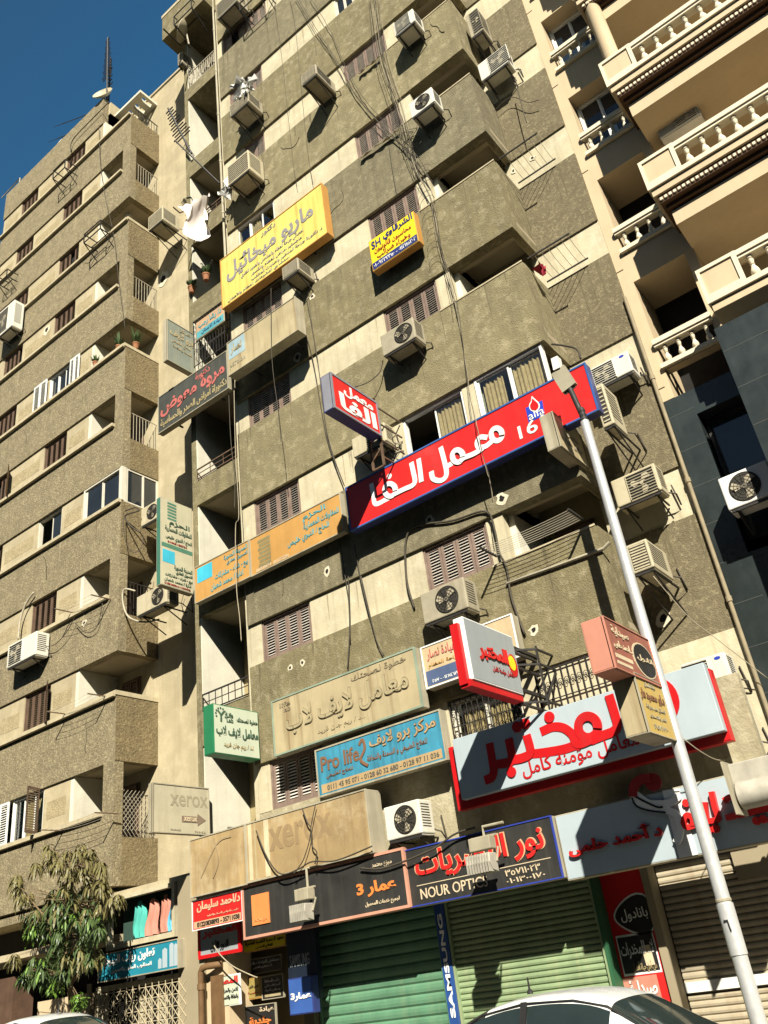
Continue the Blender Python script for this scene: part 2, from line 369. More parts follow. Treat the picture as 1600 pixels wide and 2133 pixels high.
for j in range(-1, 10):
    z = 7.0 + 2.725 * j; kd = KIND.get(j, 'full'); top = LR if j == 9 else z + 1.6
    nk = KIND.get(j + 1, 'full')
    sp = bx(LX0, LX1 if j < 9 else -18.8, -.05, .2, z, top)
    sp.build('spandrel', STUL, lb)
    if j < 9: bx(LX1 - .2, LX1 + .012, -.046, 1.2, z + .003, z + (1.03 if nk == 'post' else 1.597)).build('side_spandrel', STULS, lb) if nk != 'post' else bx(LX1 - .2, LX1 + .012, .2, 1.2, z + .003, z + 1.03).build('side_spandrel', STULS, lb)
    if j < 0: continue
    sill = z - 1.125
    cA, cB = (-21.1, -19.9), (-24.2, -23.02)
    if j == 0: cA = (-21.75, -19.9)
    if j == 5: cA = (-21.1, -19.85)
    for a0, a1 in ((LX0 + .01, cB[0]), (cB[1], cA[0]), (cA[1], -18.8)): lwall(bx(a0, a1, 0, .2, sill, z), CRLEFT, 'window_band')
    lwall(bx(-18.8, -18.68, .2, 1.2, sill - 1.6, z + (.1 if j < 9 else 1.4)), CRLEFT, 'partition')
    lwall(bx(-18.68, -18.66, .2, 1.198, sill - 1.6, z + .02), WHITEW, 'jamb')
    lwall(bx(-18.798, -18.662, .004, .199, sill + .04, z - .002), WHITEW, 'jamb')
    for a0, a1 in ((LX0 + .2, -24.4), (-22.85, -22.0), (-21.97, -21.3), (-19.75, -18.95)):
        h = rnd.uniform(.3, .36)
        if a1 < cA[0] or a0 > cA[1]: lwall(bx(a0, a1, -.005, 0, sill + h, sill + h + .42), ROUGHP, 'rough_panel')
    lwall(bx(LX0, LX1 - .4 if kd in ('post',) else LX1, -.15, .02, sill - .06, sill + .04), SILL, 'sill')
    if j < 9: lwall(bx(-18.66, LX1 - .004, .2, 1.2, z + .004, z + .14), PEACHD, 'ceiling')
    lwall(bx(-18.66, LX1, .2, 1.2, z - 2.725 + .2, z - 2.725 + .3), PEACHD, 'floor_slab') if 0 else None
    if kd == 'post' and j < 9:
        lwall(MB().box(-17.45, LX1, -.05, .2, sill, z), STUL, 'corner_post')
        rl = MB().tube([(LX1 - .08, .2, z - .72), (LX1 - .08, 1.2, z - .72)], .016, 5)
        for q in range(9): rl.tube([(LX1 - .08, .25 + q * .11, z - .72), (LX1 - .08, .25 + q * .11, z - 1.7)], .009, 4)
        rl.build('railing', LROD if j > 2 else DSTEEL, lb)
    if kd == 'glazed':
        glass_window(lb, -18.8, -17.12, sill, z, .0, 2, ALU)
        lwall(MB().box(-17.12, LX1, -.05, .1, sill, z), ALU, 'corner_post')
        f = MB(); a = MB()
        for q in (.1, .65, 1.14): f.box(LX1 - .07, LX1 - .01, q, q + .06, sill, z)
        f.box(LX1 - .069, LX1 - .011, .16, 1.14, z - .06, z).box(LX1 - .069, LX1 - .011, .16, 1.14, sill, sill + .05)
        wn = f.build('window', ALU, lb)
        bx(LX1 - .045, LX1 - .035, .16, 1.14, sill + .05, z - .06).build('window_pane', GLASS, wn)
    if kd in ('full', 'plants'):
        lwall(MB().box(-18.7, LX1 + .03, -.1, .25, sill - .02, sill + .09).box(LX1 - .22, LX1 + .03, .25, 1.2, sill - .02, sill + .09), SILL, 'parapet_cap')
    if kd in ('post', 'full', 'plants') and j < 9:
        door(lb, -18.4, -17.75, z - 2.4, z - .3, 1.19, LOUVL)
    # shutters
    if j == 5:
        glass_window(lb, cA[0], cA[1], sill, z, .06, 3, WPAINT)
    elif j == 3: glass_window(lb, *cA, sill, z, .06, 2, ALU, slide=1)
    elif j == 0: glass_window(lb, -21.3, cA[1], sill, z, .06, 3, WPAINT, [(.3, .8)])
    else: shut_window(lb, *cA, sill, z, .06, 4, LOUVL, SLATL, openset=(2,) if j == 7 else ())
    shut_window(lb, *cB, sill, z, .06, 4, LOUVL, SLATL, openset=(0, 1) if j == 4 else (3,) if j == 6 else ())
# open leaves
WL = mat('white_shutter', (.74, .73, .68), .55, .05, 5)
for x0, x1, a in ((-21.85, -21.12, 0), (-19.84, -19.34, 0)):
    for i in range(2):
        w_ = (x1 - x0) / 2; leaf(lb, x0 + i * w_, x0 + (i + 1) * w_ - .01, LJ[6] - 1.1, LJ[6] - .03, -.1, WL, WL)
for i in range(2): leaf(lb, -22.1 + i * .4, -21.71 + i * .4, LJ[1] - 1.1, LJ[1] - .03, -.1, WL, WL)
leaf(lb, -20.0, -19.55, LJ[1] - 1.08, LJ[1] + .02, -.06, LOUVL, SLATL, ang=1.25)
leaf(lb, -23.0, -22.55, LJ[5] - 1.08, LJ[5] - .03, -.06, LOUVL, SLATL, ang=.6)
leaf(lb, -20.0, -19.6, LJ[2] - 1.1, LJ[2] - .03, -.08, LOUVL, SLATL, ang=.5)
# roof terrace: pergola slab with slots
pg = MB(); z0 = 32.25
for i in range(5): pg.box(-18.85 + i * .4, -18.85 + i * .4 + (.26 if i < 4 else .12), .62, 1.06, z0, z0 + .12)
pg.box(-18.85, -17.13, .4, .62, z0, z0 + .12).box(-18.85, -17.13, 1.06, 1.3, z0, z0 + .12)
lwall(pg, WHITEW, 'pergola')
lwall(bx(-18.8, -18.68, .2, 1.3, 30.3, z0), CRLEFT, 'wall')
rl = MB().tube([(LX1 - .08, .1, 31.0), (LX1 - .08, 1.2, 31.0)], .02, 5)
for q in range(9): rl.tube([(LX1 - .08, .2 + q * .12, 31.0), (LX1 - .08, .2 + q * .12, 30.35)], .01, 4)
rl.build('railing', DSTEEL, lb)
# ------------------------------------------------------------------ the peach block on the right
rb = thing('apartment_building', 'peach painted block with white balustrades above dark green stone cladding', 'building', (1, 1.1, GZ))
def rwall(mb, m=PEACH, name='wall'): return mb.build(name, m, rb)
rwall(bx(XE + .002, 9, 2.3, 12, GZ, 34), PEACH, 'rear_wall')
JZ = [10.76 + 2.9 * i for i in range(8)]
bw0, bw1 = -2.72, -1.68
z0 = 10.13
body = MB().box(XE + .004, bw0, 1.1, 2.3, z0, 34).box(bw1, -1.5, 1.1, 2.3, z0, 34)
rwall(body, PEACH, 'wall')
def baluster(mb, x, y, z, h, ax=None):
    r = .075
    pf = [(.06, 0), (.06, .05), (.04, .06), (.05, .1), (.078, .2), (.083, .28), (.07, .38), (.042, .5), (.034, .56), (.05, .6), (.034, .63), (.048, .7), (.056, .78), (.04, .82), (.06, .86), (.06, 1)]
    mb.lathe([(a * h / .55, b * h) for a, b in pf], (x, y, z), 10)
for i, z in enumerate(JZ):
    zb, zt = z, z + .64; top = z + (1.95 if i > 1 else 2.15)
    rwall(bx(bw0, bw1, 1.1, 2.3, top, z + 2.9 - .02 if i < 7 else 34), PEACH, 'wall')
    rwall(bx(bw0, bw1, 1.102, 1.3, z - .02, zb), PEACH, 'wall')
    bal = rwall(bx(bw0 - .03, bw1 + .03, 1.02, 1.22, zb, zb + .09).box(bw0 - .03, bw1 + .03, 1.0, 1.24, zt - .1, zt).box(bw0 - .03, bw1 + .03, 1.03, 1.2, zt - .15, zt - .1), BALU, 'balustrade')
    for q in range(4):
        s = MB(); baluster(s, bw0 + .13 + q * .26, 1.12, zb + .09, .4); s.build('baluster', BALU, bal, smooth=True)
    if i >= 2: glass_window(rb, bw0 + .02, bw1, zb + .3, top, 1.5, 2, WPAINT, gm=GLASSB)
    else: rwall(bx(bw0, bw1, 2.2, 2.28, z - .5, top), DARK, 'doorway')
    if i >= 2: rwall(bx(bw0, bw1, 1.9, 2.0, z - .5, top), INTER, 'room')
    rwall(bx(XE + .004, bw0 - .1, 1.092, 1.1, z - .35, z - .335), BROWN, 'joint')
# large balconies
BZ = [10.81, 13.73, 16.75, 19.75, 22.7]
for i, z in enumerate(BZ):
    xa = -1.72 if i else -1.5
    yf = 0.0; zt = z + .74
    rwall(MB().box(xa + .04, 8, yf + .05, 2.3, z - .16, z + .05), PEACH, 'floor_slab')
    if i: rwall(bx(xa + .2, 8, yf + .3, 2.3, z - .8, z - .47), PEACH, 'beam')
    rwall(MB().box(xa, 8, yf, yf + .28, z, z + .1).box(xa, xa + .28, yf + .28, 2.2, z, z + .1), BALU, 'ledge')
    if i:
        rwall(MB().box(xa + .1, 8, yf + .1, 2.3, z - .34, z - .16).box(xa + .16, 8, yf + .22, 2.3, z - .42, z - .34), BROWN, 'cornice')
        d = MB()
        for q in range(60): d.box(xa + .13 + q * .085, xa + .13 + q * .085 + .05, yf + .065, yf + .1, z - .3, z - .24)
        d.build('dentil_strip', BALU, rb)
    pd = MB().box(xa + .02, xa + .66, yf + .03, yf + .25, z + .1, zt)
    p = rwall(pd, PEACH, 'pedestal')
    MB().box(xa + .0, xa + .68, yf, yf + .03, zt - .07, zt).box(xa, xa + .68, yf, yf + .03, z + .1, z + .16).box(xa, xa + .06, yf + .002, yf + .03, z + .16, zt - .07).box(xa + .6, xa + .68, yf + .002, yf + .03, z + .16, zt - .07).build('frame_moulding', BALU, p)
    bal = rwall(MB().box(xa + .66, 8, yf + .02, yf + .26, zt - .1, zt).box(xa + .66, 8, yf + .05, yf + .23, zt - .16, zt - .1).box(xa + .04, xa + .24, yf + .26, 2.2, zt - .1, zt), BALU, 'balustrade')
    for q in range(26):
        s = MB(); baluster(s, xa + .84 + q * .3, yf + .14, z + .1, .5); s.build('baluster', BALU, bal, smooth=True)
    for q in range(5):
        s = MB(); baluster(s, xa + .14, yf + .6 + q * .33, z + .1, .5); s.build('baluster', BALU, bal, smooth=True)
col = MB().lathe([(.2, 0), (.2, .1), (.16, .14), (.16, 3.0 - .9), (.2, 2.2)], (-1.45, .25, BZ[2] + .74), 18); col.build('column', PEACH, rb, smooth=True)
# stone cladding of the lower storeys
JT = mat('tile_joint', (.06, .065, .06), .8)
cl = MB().box(-1.56, 9, 0, 2.3, 3.2, 10.3)
rwall(cl, TILE, 'stone_cladding')
lo = MB().box(XE + .006, -2.46, 1.1, 2.3, GZ, z0 - .01).box(-2.46, -1.5, 1.1, 2.3, 9.62, z0 - .01)
lo.box(-2.46, -1.5, 1.1, 2.3, 4.2, 6.9)
rwall(lo, TILE, 'stone_cladding')
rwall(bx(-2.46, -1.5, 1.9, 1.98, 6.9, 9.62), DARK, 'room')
gw = glass_window(rb, -2.44, -1.56, 7.2, 9.6, 1.45, 1, DSTEEL, gm=GLASSB)
jt = MB()
for i in range(9):
    z = 4.0 + i * .72; jt.box(XE + .02, -2.47, 1.097, 1.1, z, z + .012)
    jt.box(-1.55, 5, -.003, 0, z + .05, z + .062)
rwall(jt, JT, 'tile_joint')
rwall(bx(-1.5, 9, -.02, .0, 3.2, 3.3), SILL, 'ledge')
# ------------------------------------------------------------------ lettering
FORMS = {}
for cp in range(0xFE70, 0xFEFD):
    d = unicodedata.decomposition(chr(cp)).split()
    if len(d) >= 2 and d[0] in ('<isolated>', '<final>', '<initial>', '<medial>'):
        FORMS.setdefault(''.join(chr(int(q, 16)) for q in d[1:]), {})[d[0][1:-1]] = chr(cp)
FORMS['\u0640'] = {k: '\u0640' for k in ('isolated', 'final', 'initial', 'medial')}
def arabic(s):
    """Joined letter shapes, in left-to-right drawing order."""
    u = []; i = 0
    while i < len(s):
        if s[i:i + 2] in FORMS and len(s[i:i + 2]) == 2: u.append(s[i:i + 2]); i += 2
        else: u.append(s[i]); i += 1
    out = []
    for i, c in enumerate(u):
        f = FORMS.get(c)
        if not f: out.append(c); continue
        pv = FORMS.get(u[i - 1], {}) if i else {}
        nx = FORMS.get(u[i + 1], {}) if i + 1 < len(u) else {}
        jp = 'initial' in pv and 'final' in f; jn = 'initial' in f and 'final' in nx
        k = 'medial' if jp and jn else 'final' if jp else 'initial' if jn else 'isolated'
        out.append(f.get(k) or f.get('isolated') or c)
    res = []; run = []
    for c in out:
        if c.isdigit() or (c.isascii() and c.isalpha()): run.append(c)
        else:
            if run: res.append(''.join(run)); run = []
            res.append(c)
    if run: res.append(''.join(run))
    return ''.join(reversed(res))
def islands(nv, faces):
    p = list(range(nv))
    def find(a):
        while p[a] != a: p[a] = p[p[a]]; a = p[a]
        return a
    for f in faces:
        for q in f[1:]: p[find(f[0])] = find(q)
    ids = {}
    return [ids.setdefault(find(i), len(ids)) for i in range(nv)]
def text(par, s, fn, u0, u1, v0, v1, m, bold=.012, ext=.006, lift=.002, name='lettering', shear=0., res=3):
    if any('\u0600' <= c <= '\u06ff' for c in s): s = arabic(s)
    c = bpy.data.curves.new('lettering', 'FONT'); c.body = s; c.offset = bold; c.extrude = .5; c.resolution_u = res; c.shear = shear
    o = bpy.data.objects.new('lettering', c); me = o.to_mesh()
    V = [v.co.copy() for v in me.vertices]; Fc = [tuple(p.vertices) for p in me.polygons]
    o.to_mesh_clear(); bpy.data.objects.remove(o); bpy.data.curves.remove(c)
    if not V: return None
    a0, a1 = min(v.x for v in V), max(v.x for v in V); b0, b1 = min(v.y for v in V), max(v.y for v in V)
    idl = islands(len(V), Fc)
    mb = MB()
    mb.v = [tuple(fn(u0 + (v.x - a0) / (a1 - a0) * (u1 - u0), v0 + (v.y - b0) / (b1 - b0) * (v1 - v0), lift + (v.z + .5) * ext + (k % 5) * .0011)) for v, k in zip(V, idl)]
    mb.f = Fc
    return mb.build(name, m, par, fix=False)
SK = [0]
def stroke(mb, pts, w, fn, d0, d1, closed=False, sub=5, caps=True):
    """A thick smooth ribbon along pts (u, v), standing from depth d0 to d1."""
    P = [Vector(p) for p in pts]; n = len(P); out = []
    for i in range(n if closed else n - 1):
        g = lambda k: P[k % n] if closed else P[max(0, min(n - 1, k))]
        a, b, c, d = g(i - 1), g(i), g(i + 1), g(i + 2)
        for j in range(sub):
            t = j / sub
            out.append(.5 * (2 * b + (c - a) * t + (2 * a - 5 * b + 4 * c - d) * t * t + (3 * b - a - 3 * c + d) * t ** 3))
    if not closed: out.append(P[-1])
    if closed: out += [out[0], out[1]]
    m = len(out); SK[0] = (SK[0] + 1) % 5; k0 = SK[0] * .003; v = []
    for i, p in enumerate(out):
        dd = out[min(i + 1, m - 1)] - out[max(i - 1, 0)]; dd.normalize(); h = Vector((-dd.y, dd.x)) * (w / 2)
        if i == 0 and not closed: p = p - dd * (w * .2)
        if i == m - 1 and not closed: p = p + dd * (w * .2)
        dz = d1 + k0 + i * .0005
        v += [fn(p.x - h.x, p.y - h.y, d0), fn(p.x + h.x, p.y + h.y, d0), fn(p.x - h.x, p.y - h.y, dz), fn(p.x + h.x, p.y + h.y, dz)]
    f = []
    for i in range(m - 1):
        a, b = 4 * i, 4 * i + 4; f += [(a + 2, a + 3, b + 3, b + 2), (a, a + 2, b + 2, b), (a + 1, b + 1, b + 3, a + 3)]
    e = 4 * (m - 1); f += [(0, 1, 3, 2), (e, e + 2, e + 3, e + 1)]
    mb.add(v, f)
def disc(mb, c, r, fn, d0, d1, n=16, sy=1.):
    mb.prism([(c[0] + r * math.cos(2 * math.pi * i / n), c[1] + r * sy * math.sin(2 * math.pi * i / n)) for i in range(n)], fn, d0, d1)
class Sign:
    def __init__(s, t, fn, w, h): s.t, s.fn, s.w, s.h = t, fn, w, h
    def tx(s, body, u0, u1, v0, v1, m, **k): return text(s.t, body, s.fn, u0 * s.w, u1 * s.w, v0 * s.h, v1 * s.h, m, **k)
    def patch(s, u0, u1, v0, v1, m, d=.004, name='panel'):
        mb = MB().prism([(u0 * s.w, v0 * s.h), (u1 * s.w, v0 * s.h), (u1 * s.w, v1 * s.h), (u0 * s.w, v1 * s.h)], s.fn, 0, d)
        return mb.build(name, m, s.t)
def board(name, label, n, tl, tr, br, bl, Y, th, face, side, border=0., bm=None, cat='sign', group='signboards on the buildings', ins=.0, xr=None):
    """A signboard parallel to the facades, its face at depth Y, th thick."""
    x0, x1, z0, z1 = rect(n, tl, tr, br, bl, Y)
    if xr: x1 = xr
    t = thing(name, label, cat, ((x0 + x1) / 2, Y + th, z0), group)
    bx(x0, x1, Y, Y + th, z0, z1).build('sign_box', side, t, bevel=.008)
    e = ins or border or .02
    bx(x0 + e, x1 - e, Y - .006, Y + .01, z0 + e, z1 - e).build('sign_face', face, t)
    if border:
        q = border; MB().box(x0 - .003, x0 + q, Y - .02, Y + .02, z0 - .003, z1 + .003).box(x1 - q, x1 + .003, Y - .02, Y + .02, z0 - .003, z1 + .003).box(x0 + q, x1 - q, Y - .019, Y + .02, z0 - .003, z0 + q).box(x0 + q, x1 - q, Y - .019, Y + .02, z1 - q, z1 + .003).build('sign_frame', bm or side, t)
    if Y + th < -.08:
        for x in (x0 + .2 * (x1 - x0), x0 + .8 * (x1 - x0)):
            for z in (z0 + .1, z1 - .14): bx(x - .02, x + .02, Y + th, -.02, z, z + .04).build('bracket', DSTEEL, t)
    fn = lambda u, v, d: (x0 + u, Y - .006 - d, z0 + v)
    return Sign(t, fn, x1 - x0, z1 - z0)
def blade(name, label, n, tl, tr, br, bl, yw, th, face, side, end=None, wall_y=None, border=0., bm=None, group='signs projecting over the street', lip=.004):
    """A sign standing out from the wall: face towards +X, wall edge at depth yw."""
    X = (onY(n, tr, yw)[0] + onY(n, br, yw)[0]) / 2
    a = [onX(n, p, X) for p in (tl, tr, br, bl)]
    y0, y1 = (a[0][0] + a[3][0]) / 2, yw; z0, z1 = (a[2][1] + a[3][1]) / 2, (a[0][1] + a[1][1]) / 2
    t = thing(name, label, 'sign', (X, y1, z0), group)
    bx(X - th, X, y0, y1, z0, z1).build('sign_box', side, t, bevel=.008)
    e = border or .02
    bx(X - .01, X + lip, y0 + e, y1 - e, z0 + e, z1 - e).build('sign_face', face, t)
    bx(X - th + .02, X - .02, y0 - lip, y0 + .01, z0 + .02, z1 - .02).build('end_panel', end or side, t)
    if border:
        q = border; MB().box(X - .02, X + .018, y0, y0 + q, z0, z1).box(X - .02, X + .018, y1 - q, y1, z0, z1).box(X - .02, X + .017, y0 + q, y1 - q, z0, z0 + q).box(X - .02, X + .017, y0 + q, y1 - q, z1 - q, z1).build('sign_frame', bm or side, t)
    if wall_y is not None:
        MB().box(X - th / 2 - .025, X - th / 2 + .025, y1, wall_y, z1 - .16, z1 - .11).box(X - th / 2 - .025, X - th / 2 + .025, y1, wall_y, z0 + .1, z0 + .15).build('bracket', DSTEEL, t)
    fn = lambda u, v, d: (X + lip + d, y0 + u, z0 + v)
    s = Sign(t, fn, y1 - y0, z1 - z0); s.X, s.y0, s.z0, s.y1, s.z1 = X, y0, z0, y1, z1
    return s
def flat(name, c, rough=.5, var=.1, streak=.32, sc=None, **k): return mat(name, c, rough, var, 2., streak=streak, sc=sc or tuple(q * .6 + .03 for q in c), **k)
RED = flat('sign_red', (.62, .022, .02), .35)
REDD = flat('sign_deep_red', (.5, .01, .012), .4)
WHITE = flat('sign_white', (.8, .79, .74), .45)
NAVY = flat('sign_navy', (.03, .04, .16), .4)
NAVYE = flat('sign_grey_blue_end', (.22, .22, .25), .5)
YEL = flat('faded_yellow', (.7, .6, .15), .55, .1, .8, (.42, .25, .06), stain=.35)
YEL2 = flat('bright_yellow', (.78, .6, .02), .45)
YELS = flat('orange_sign_side', (.5, .25, .06), .6, .1)
GREYT = flat('grey_purple_letter', (.26, .24, .24), .6)
BLK = flat('sign_black', (.02, .019, .018), .45, .2)
OLD = flat('weathered_beige', (.42, .345, .2), .7, .14, .8, (.22, .15, .07), stain=.3)
OLDB = flat('rust_washed_beige', (.38, .27, .13), .7, .2, .55, (.2, .12, .055), stain=1., speck=(.55, .45, .28), spa=.6, sps=1.3)
OLDS = flat('weathered_metal_side', (.38, .34, .24), .75, .15, .5, (.15, .11, .06), stain=.4)
DKG = flat('dark_faded_green', (.06, .062, .052), .6, .2, .3, (.14, .13, .1), stain=.4)
ORNG = flat('faded_orange', (.5, .27, .075), .6, .1, .3, (.3, .17, .07), stain=.25)
TEAL = flat('faded_teal', (.09, .33, .36), .6, .15)
CYAN = flat('bright_cyan_paint', (.05, .42, .56), .6, .15)
PRO = flat('weathered_blue', (.05, .25, .36), .6, .2, .75, (.02, .07, .1), stain=.3)
BRNT = flat('brown_letter', (.2, .1, .05), .7)
TAN = flat('tan_band', (.42, .29, .14), .7, .1, .4)
PALEG = flat('pale_green_face', (.52, .56, .42), .55, .05, .15)
GREENE = flat('green_end', (.02, .17, .07), .5, .12)
GREENT = flat('dark_green_letter', (.05, .1, .06), .6)
GREY = flat('cool_grey_face', (.3, .325, .325), .4, .04)
GREYB = flat('blue_grey_face', (.4, .465, .49), .4, .05, .15)
PINKS = flat('faded_pink', (.52, .22, .15), .6, .08)
ORSQ = flat('orange_square', (.72, .24, .07), .5)
ORLT = flat('orange_letter', (.75, .22, .05), .5)
CRLT = flat('cream_letter', (.62, .5, .33), .6)
TBLUE = flat('store_sign_blue', (.02, .22, .3), .45, .08)
BLUE = flat('royal_blue', (.02, .05, .42), .45)
MAR = flat('dark_red_letter', (.3, .02, .02), .5)
PKLT = flat('pink_red_letter', (.48, .13, .11), .6)
OCHRE = flat('ochre_letter', (.42, .33, .16), .6)
SG = 'signboards on the buildings'
# 1 the big yellow one
s = board('signboard', 'large faded yellow signboard with grey lettering and drip stains, high on the brown block', 2, (318, 1585), (925, 1108), (978, 1412), (330, 1870), -.42, .22, YEL, YELS, .025, YELS)
s.tx('دكتور', .42, .56, .82, .95, GREYT)
s.tx('ماريو ميخائيل', .06, .9, .42, .82, GREYT, bold=.03)
s.tx('اخصائي جراحة العظام والمفاصل والعمود الفقري', .2, .8, .31, .42, GREYT)
s.tx('ماجستير امراض العظام والكسور', .3, .78, .21, .3, GREYT)
s.tx('د. دكتوراة جراحة المناظير واصابات الملاعب', .3, .96, .12, .2, GREYT)
s.tx('استشاري التشوهات العظام والأطفال', .06, .66, .03, .11, GREYT)
# 2 small bright yellow
s = board('signboard', 'small bright yellow signboard with a navy strip along its foot', 3, (195, 1462), (465, 1285), (510, 1465), (222, 1640), -.42, .2, YEL2, YELS)
s.patch(.02, .98, .03, .24, NAVY)
s.tx('الشرقاوي', .32, .96, .68, .97, NAVY, bold=.03); s.tx('SH', .06, .26, .66, .9, NAVY, bold=.02)
s.tx('محاسبون قانونيون', .1, .9, .47, .66, MAR); s.tx('وخبراء ضرائب', .14, .86, .26, .46, MAR)
s.tx('٠١١٢١١٥٢٠٢ - ٠١٠٠٩٢٣٢٣٥٠', .05, .95, .08, .2, WHITE)
# 3 blank beige sign box
s = board('signboard', 'long blank beige sign box with a faded blue corner, below the large yellow sign', 6, (505, 325), (915, 62), (940, 270), (512, 520), -.75, .28, OLD, OLDS, .02, OLDS)
s.patch(.02, .26, .45, .95, flat('pale_blue_patch', (.3, .42, .46), .7, .2, .4, (.42, .36, .24)))
s.tx('نصار', .05, .22, .55, .85, OLD, bold=.03, lift=.006); s.tx('٤٢٥١٥٥م', .03, .26, .14, .32, OLDS)
# 4 dark one reaching past the corner
s = board('signboard', 'dark grey signboard with faded red script, reaching past the corner of the brown block', 6, (80, 682), (500, 368), (515, 585), (95, 902), -.4, .16, DKG, OLDS, .02, OLDS)
s.tx('دكتورة', .56, .76, .72, .95, PKLT); s.tx('مروة معوض', .04, .96, .36, .8, PKLT, bold=.03)
s.tx('دكتوراة أمراض الصدر والحساسية', .04, .98, .08, .38, OCHRE, bold=.015)
# 5 little orange and blue
s = board('signboard', 'little orange and blue signboard fading above the dark iron grille', 6, (312, 214), (485, 92), (490, 198), (320, 318), -.06, .06, flat('faded_orange_blue', (.48, .3, .17), .7, .15, .4), OLDS)
s.patch(.03, .97, .05, .42, TEAL); s.tx('د/ رشا رجب', .1, .9, .5, .9, TEAL, bold=.02); s.tx('عيادة الاسنان', .2, .9, .12, .38, NAVY)
# 8 the long red one
s = board('signboard', 'long bright red signboard with big white script and a blue frame', 7, (200, 1217), (1672, 440), (1715, 720), (242, 1500), -.48, .2, RED, NAVY, .03, flat('sign_blue_frame', (.04, .1, .3), .4))
def zmap(sg, n, Y):
    ox, oz = sg.fn(0, 0, 0)[0], sg.fn(0, 0, 0)[2]
    return lambda p: (onY(n, p, Y)[0] - ox, onY(n, p, Y)[1] - oz)
g = zmap(s, 7, -.49); mb = MB(); T = .1
def ring(cx, cy, r, k=1.15, n=10): return [(cx + r * math.cos(2 * math.pi * i / n), cy + r * k * math.sin(2 * math.pi * i / n)) for i in range(n)]
for pts, cl in ((ring(1120, 888, 33), 1), ([(1100, 920), (1060, 955), (1035, 965)], 0), ([(1058, 905), (1020, 905), (1002, 935), (1010, 965), (1040, 968), (985, 1005), (925, 1030), (905, 1048)], 0), (ring(885, 1020, 32), 1), ([(868, 1048), (835, 1070), (812, 1085)], 0),
                ([(780, 968), (800, 1040), (815, 1110), (808, 1150), (775, 1168), (735, 1155), (725, 1118)], 0), ([(646, 1040), (655, 1100), (663, 1170)], 0), ([(603, 1062), (615, 1115), (625, 1168), (612, 1196), (560, 1220), (500, 1250)], 0),
                (ring(475, 1225, 33), 1), ([(510, 1248), (450, 1280), (385, 1308), (372, 1250), (360, 1190)], 0)):
    stroke(mb, [g(p) for p in pts], T, s.fn, 0, .002, cl)
disc(mb, g((468, 1140)), .06, s.fn, 0, .004)
mb.build('lettering', WHITE, s.t, fix=False)
a = g((1266, 935)); b = g((1412, 800)); text(s.t, '161', s.fn, a[0], b[0], a[1] + .06, a[1] + .33, WHITE, bold=.01)
MB().prism([g(p) for p in ((1313, 815), (1410, 772), (1395, 680), (1294, 727))], s.fn, 0, .006).build('emblem', BLUE, s.t)
def drop(r, tip): return [g((1349 + r * math.cos(a), 716 + r * 1.05 * math.sin(a))) for a in [math.radians(-50 + 280 * i / 14) for i in range(15)]] + [g(tip)]
MB().prism(drop(33, (1333, 655)), s.fn, 0, .012).build('emblem_outline', WHITE, s.t)
MB().prism(drop(26, (1335, 668)), s.fn, 0, .018).build('emblem_drop', REDD, s.t)
a = g((1322, 812)); b = g((1410, 755)); text(s.t, 'alfa', s.fn, a[0], b[0], a[1] + .03, a[1] + .19, WHITE, lift=.008, bold=0)
# 7 small red projecting
s = blade('projecting_sign', 'small red projecting sign with white script, a blue underside and a wide grey end', 7, (108, 500), (388, 700), (428, 912), (130, 715), -.9, .24, RED, NAVY, NAVYE, None, .04, NAVYE)
s.tx('معمل', .25, .88, .55, .9, WHITE, bold=.035); s.tx('الفا', .14, .92, .12, .58, WHITE, bold=.035)
lt = thing('sign_bracket', 'lattice iron bracket with coiled wire carrying the small red projecting sign', 'bracket', (s.X - .2, -.85, s.z0 - .5))
mb = MB(); Xb = s.X - .2
for dx in (-.13, .13): mb.bar((Xb + dx, -.85, s.z0 - .6), (Xb + dx, -.85, s.z1 + .08), .04)
for i in range(9):
    z = s.z0 - .6 + i * .2; mb.bar((Xb - .13, -.85, z), (Xb + .13, -.85, z + (.2 if i % 2 else 0)), .03)
    if i % 2: mb.bar((Xb + .13, -.85, z), (Xb + .13, -.05, z), .025)
mb.build('lattice', RUST, lt)
mb = MB(); mb.tube([(Xb + .1 * math.cos(i * .7) + .1, -.2 + .1 * math.sin(i * .7), s.z0 - .6 + i * .022) for i in range(45)], .011, 4); mb.build('coiled_wire', CABLEW, lt)
# 9, 10 orange pair
s = board('signboard', 'faded orange signboard with a bright blue corner patch, on the landing parapet', 6, (305, 1697), (636, 1527), (648, 1748), (314, 1915), -.3, .14, ORNG, OLDS, .02, OLDS)
s.patch(.05, .33, .52, .93, CYAN); s.tx('المدينة المنورة', .55, .97, .76, .92, TEAL); s.tx('التسويق العقاري', .6, .97, .6, .74, TEAL)
s.tx('بيع - شراء - مشاركات', .38, .97, .32, .54, TEAL, bold=.015); s.tx('ادارة / محمد شعبان', .3, .88, .1, .3, TEAL, bold=.015)
s = board('signboard', 'long faded orange signboard between the red one and the blue patched one', 6, (642, 1523), (1190, 1240), (1215, 1480), (652, 1746), -.31, .14, ORNG, OLDS, .02, OLDS)
s.tx('الحزم', .6, .84, .7, .92, TEAL, bold=.015); s.tx('للمقاولات المعمارية', .6, .97, .48, .68, TEAL); s.tx('الحاج / النبوي خليص', .42, .86, .22, .44, TEAL, bold=.015)
s.tx('01005180754 - 01112272754', .06, .42, .04, .13, CRLT)
for i in range(7): s.patch(.09 + (i % 2) * .01, .23, .14 + i * .105, .22 + i * .105, flat('faded_green_print', (.24, .2, .09), .7, .2), name='printed_building')
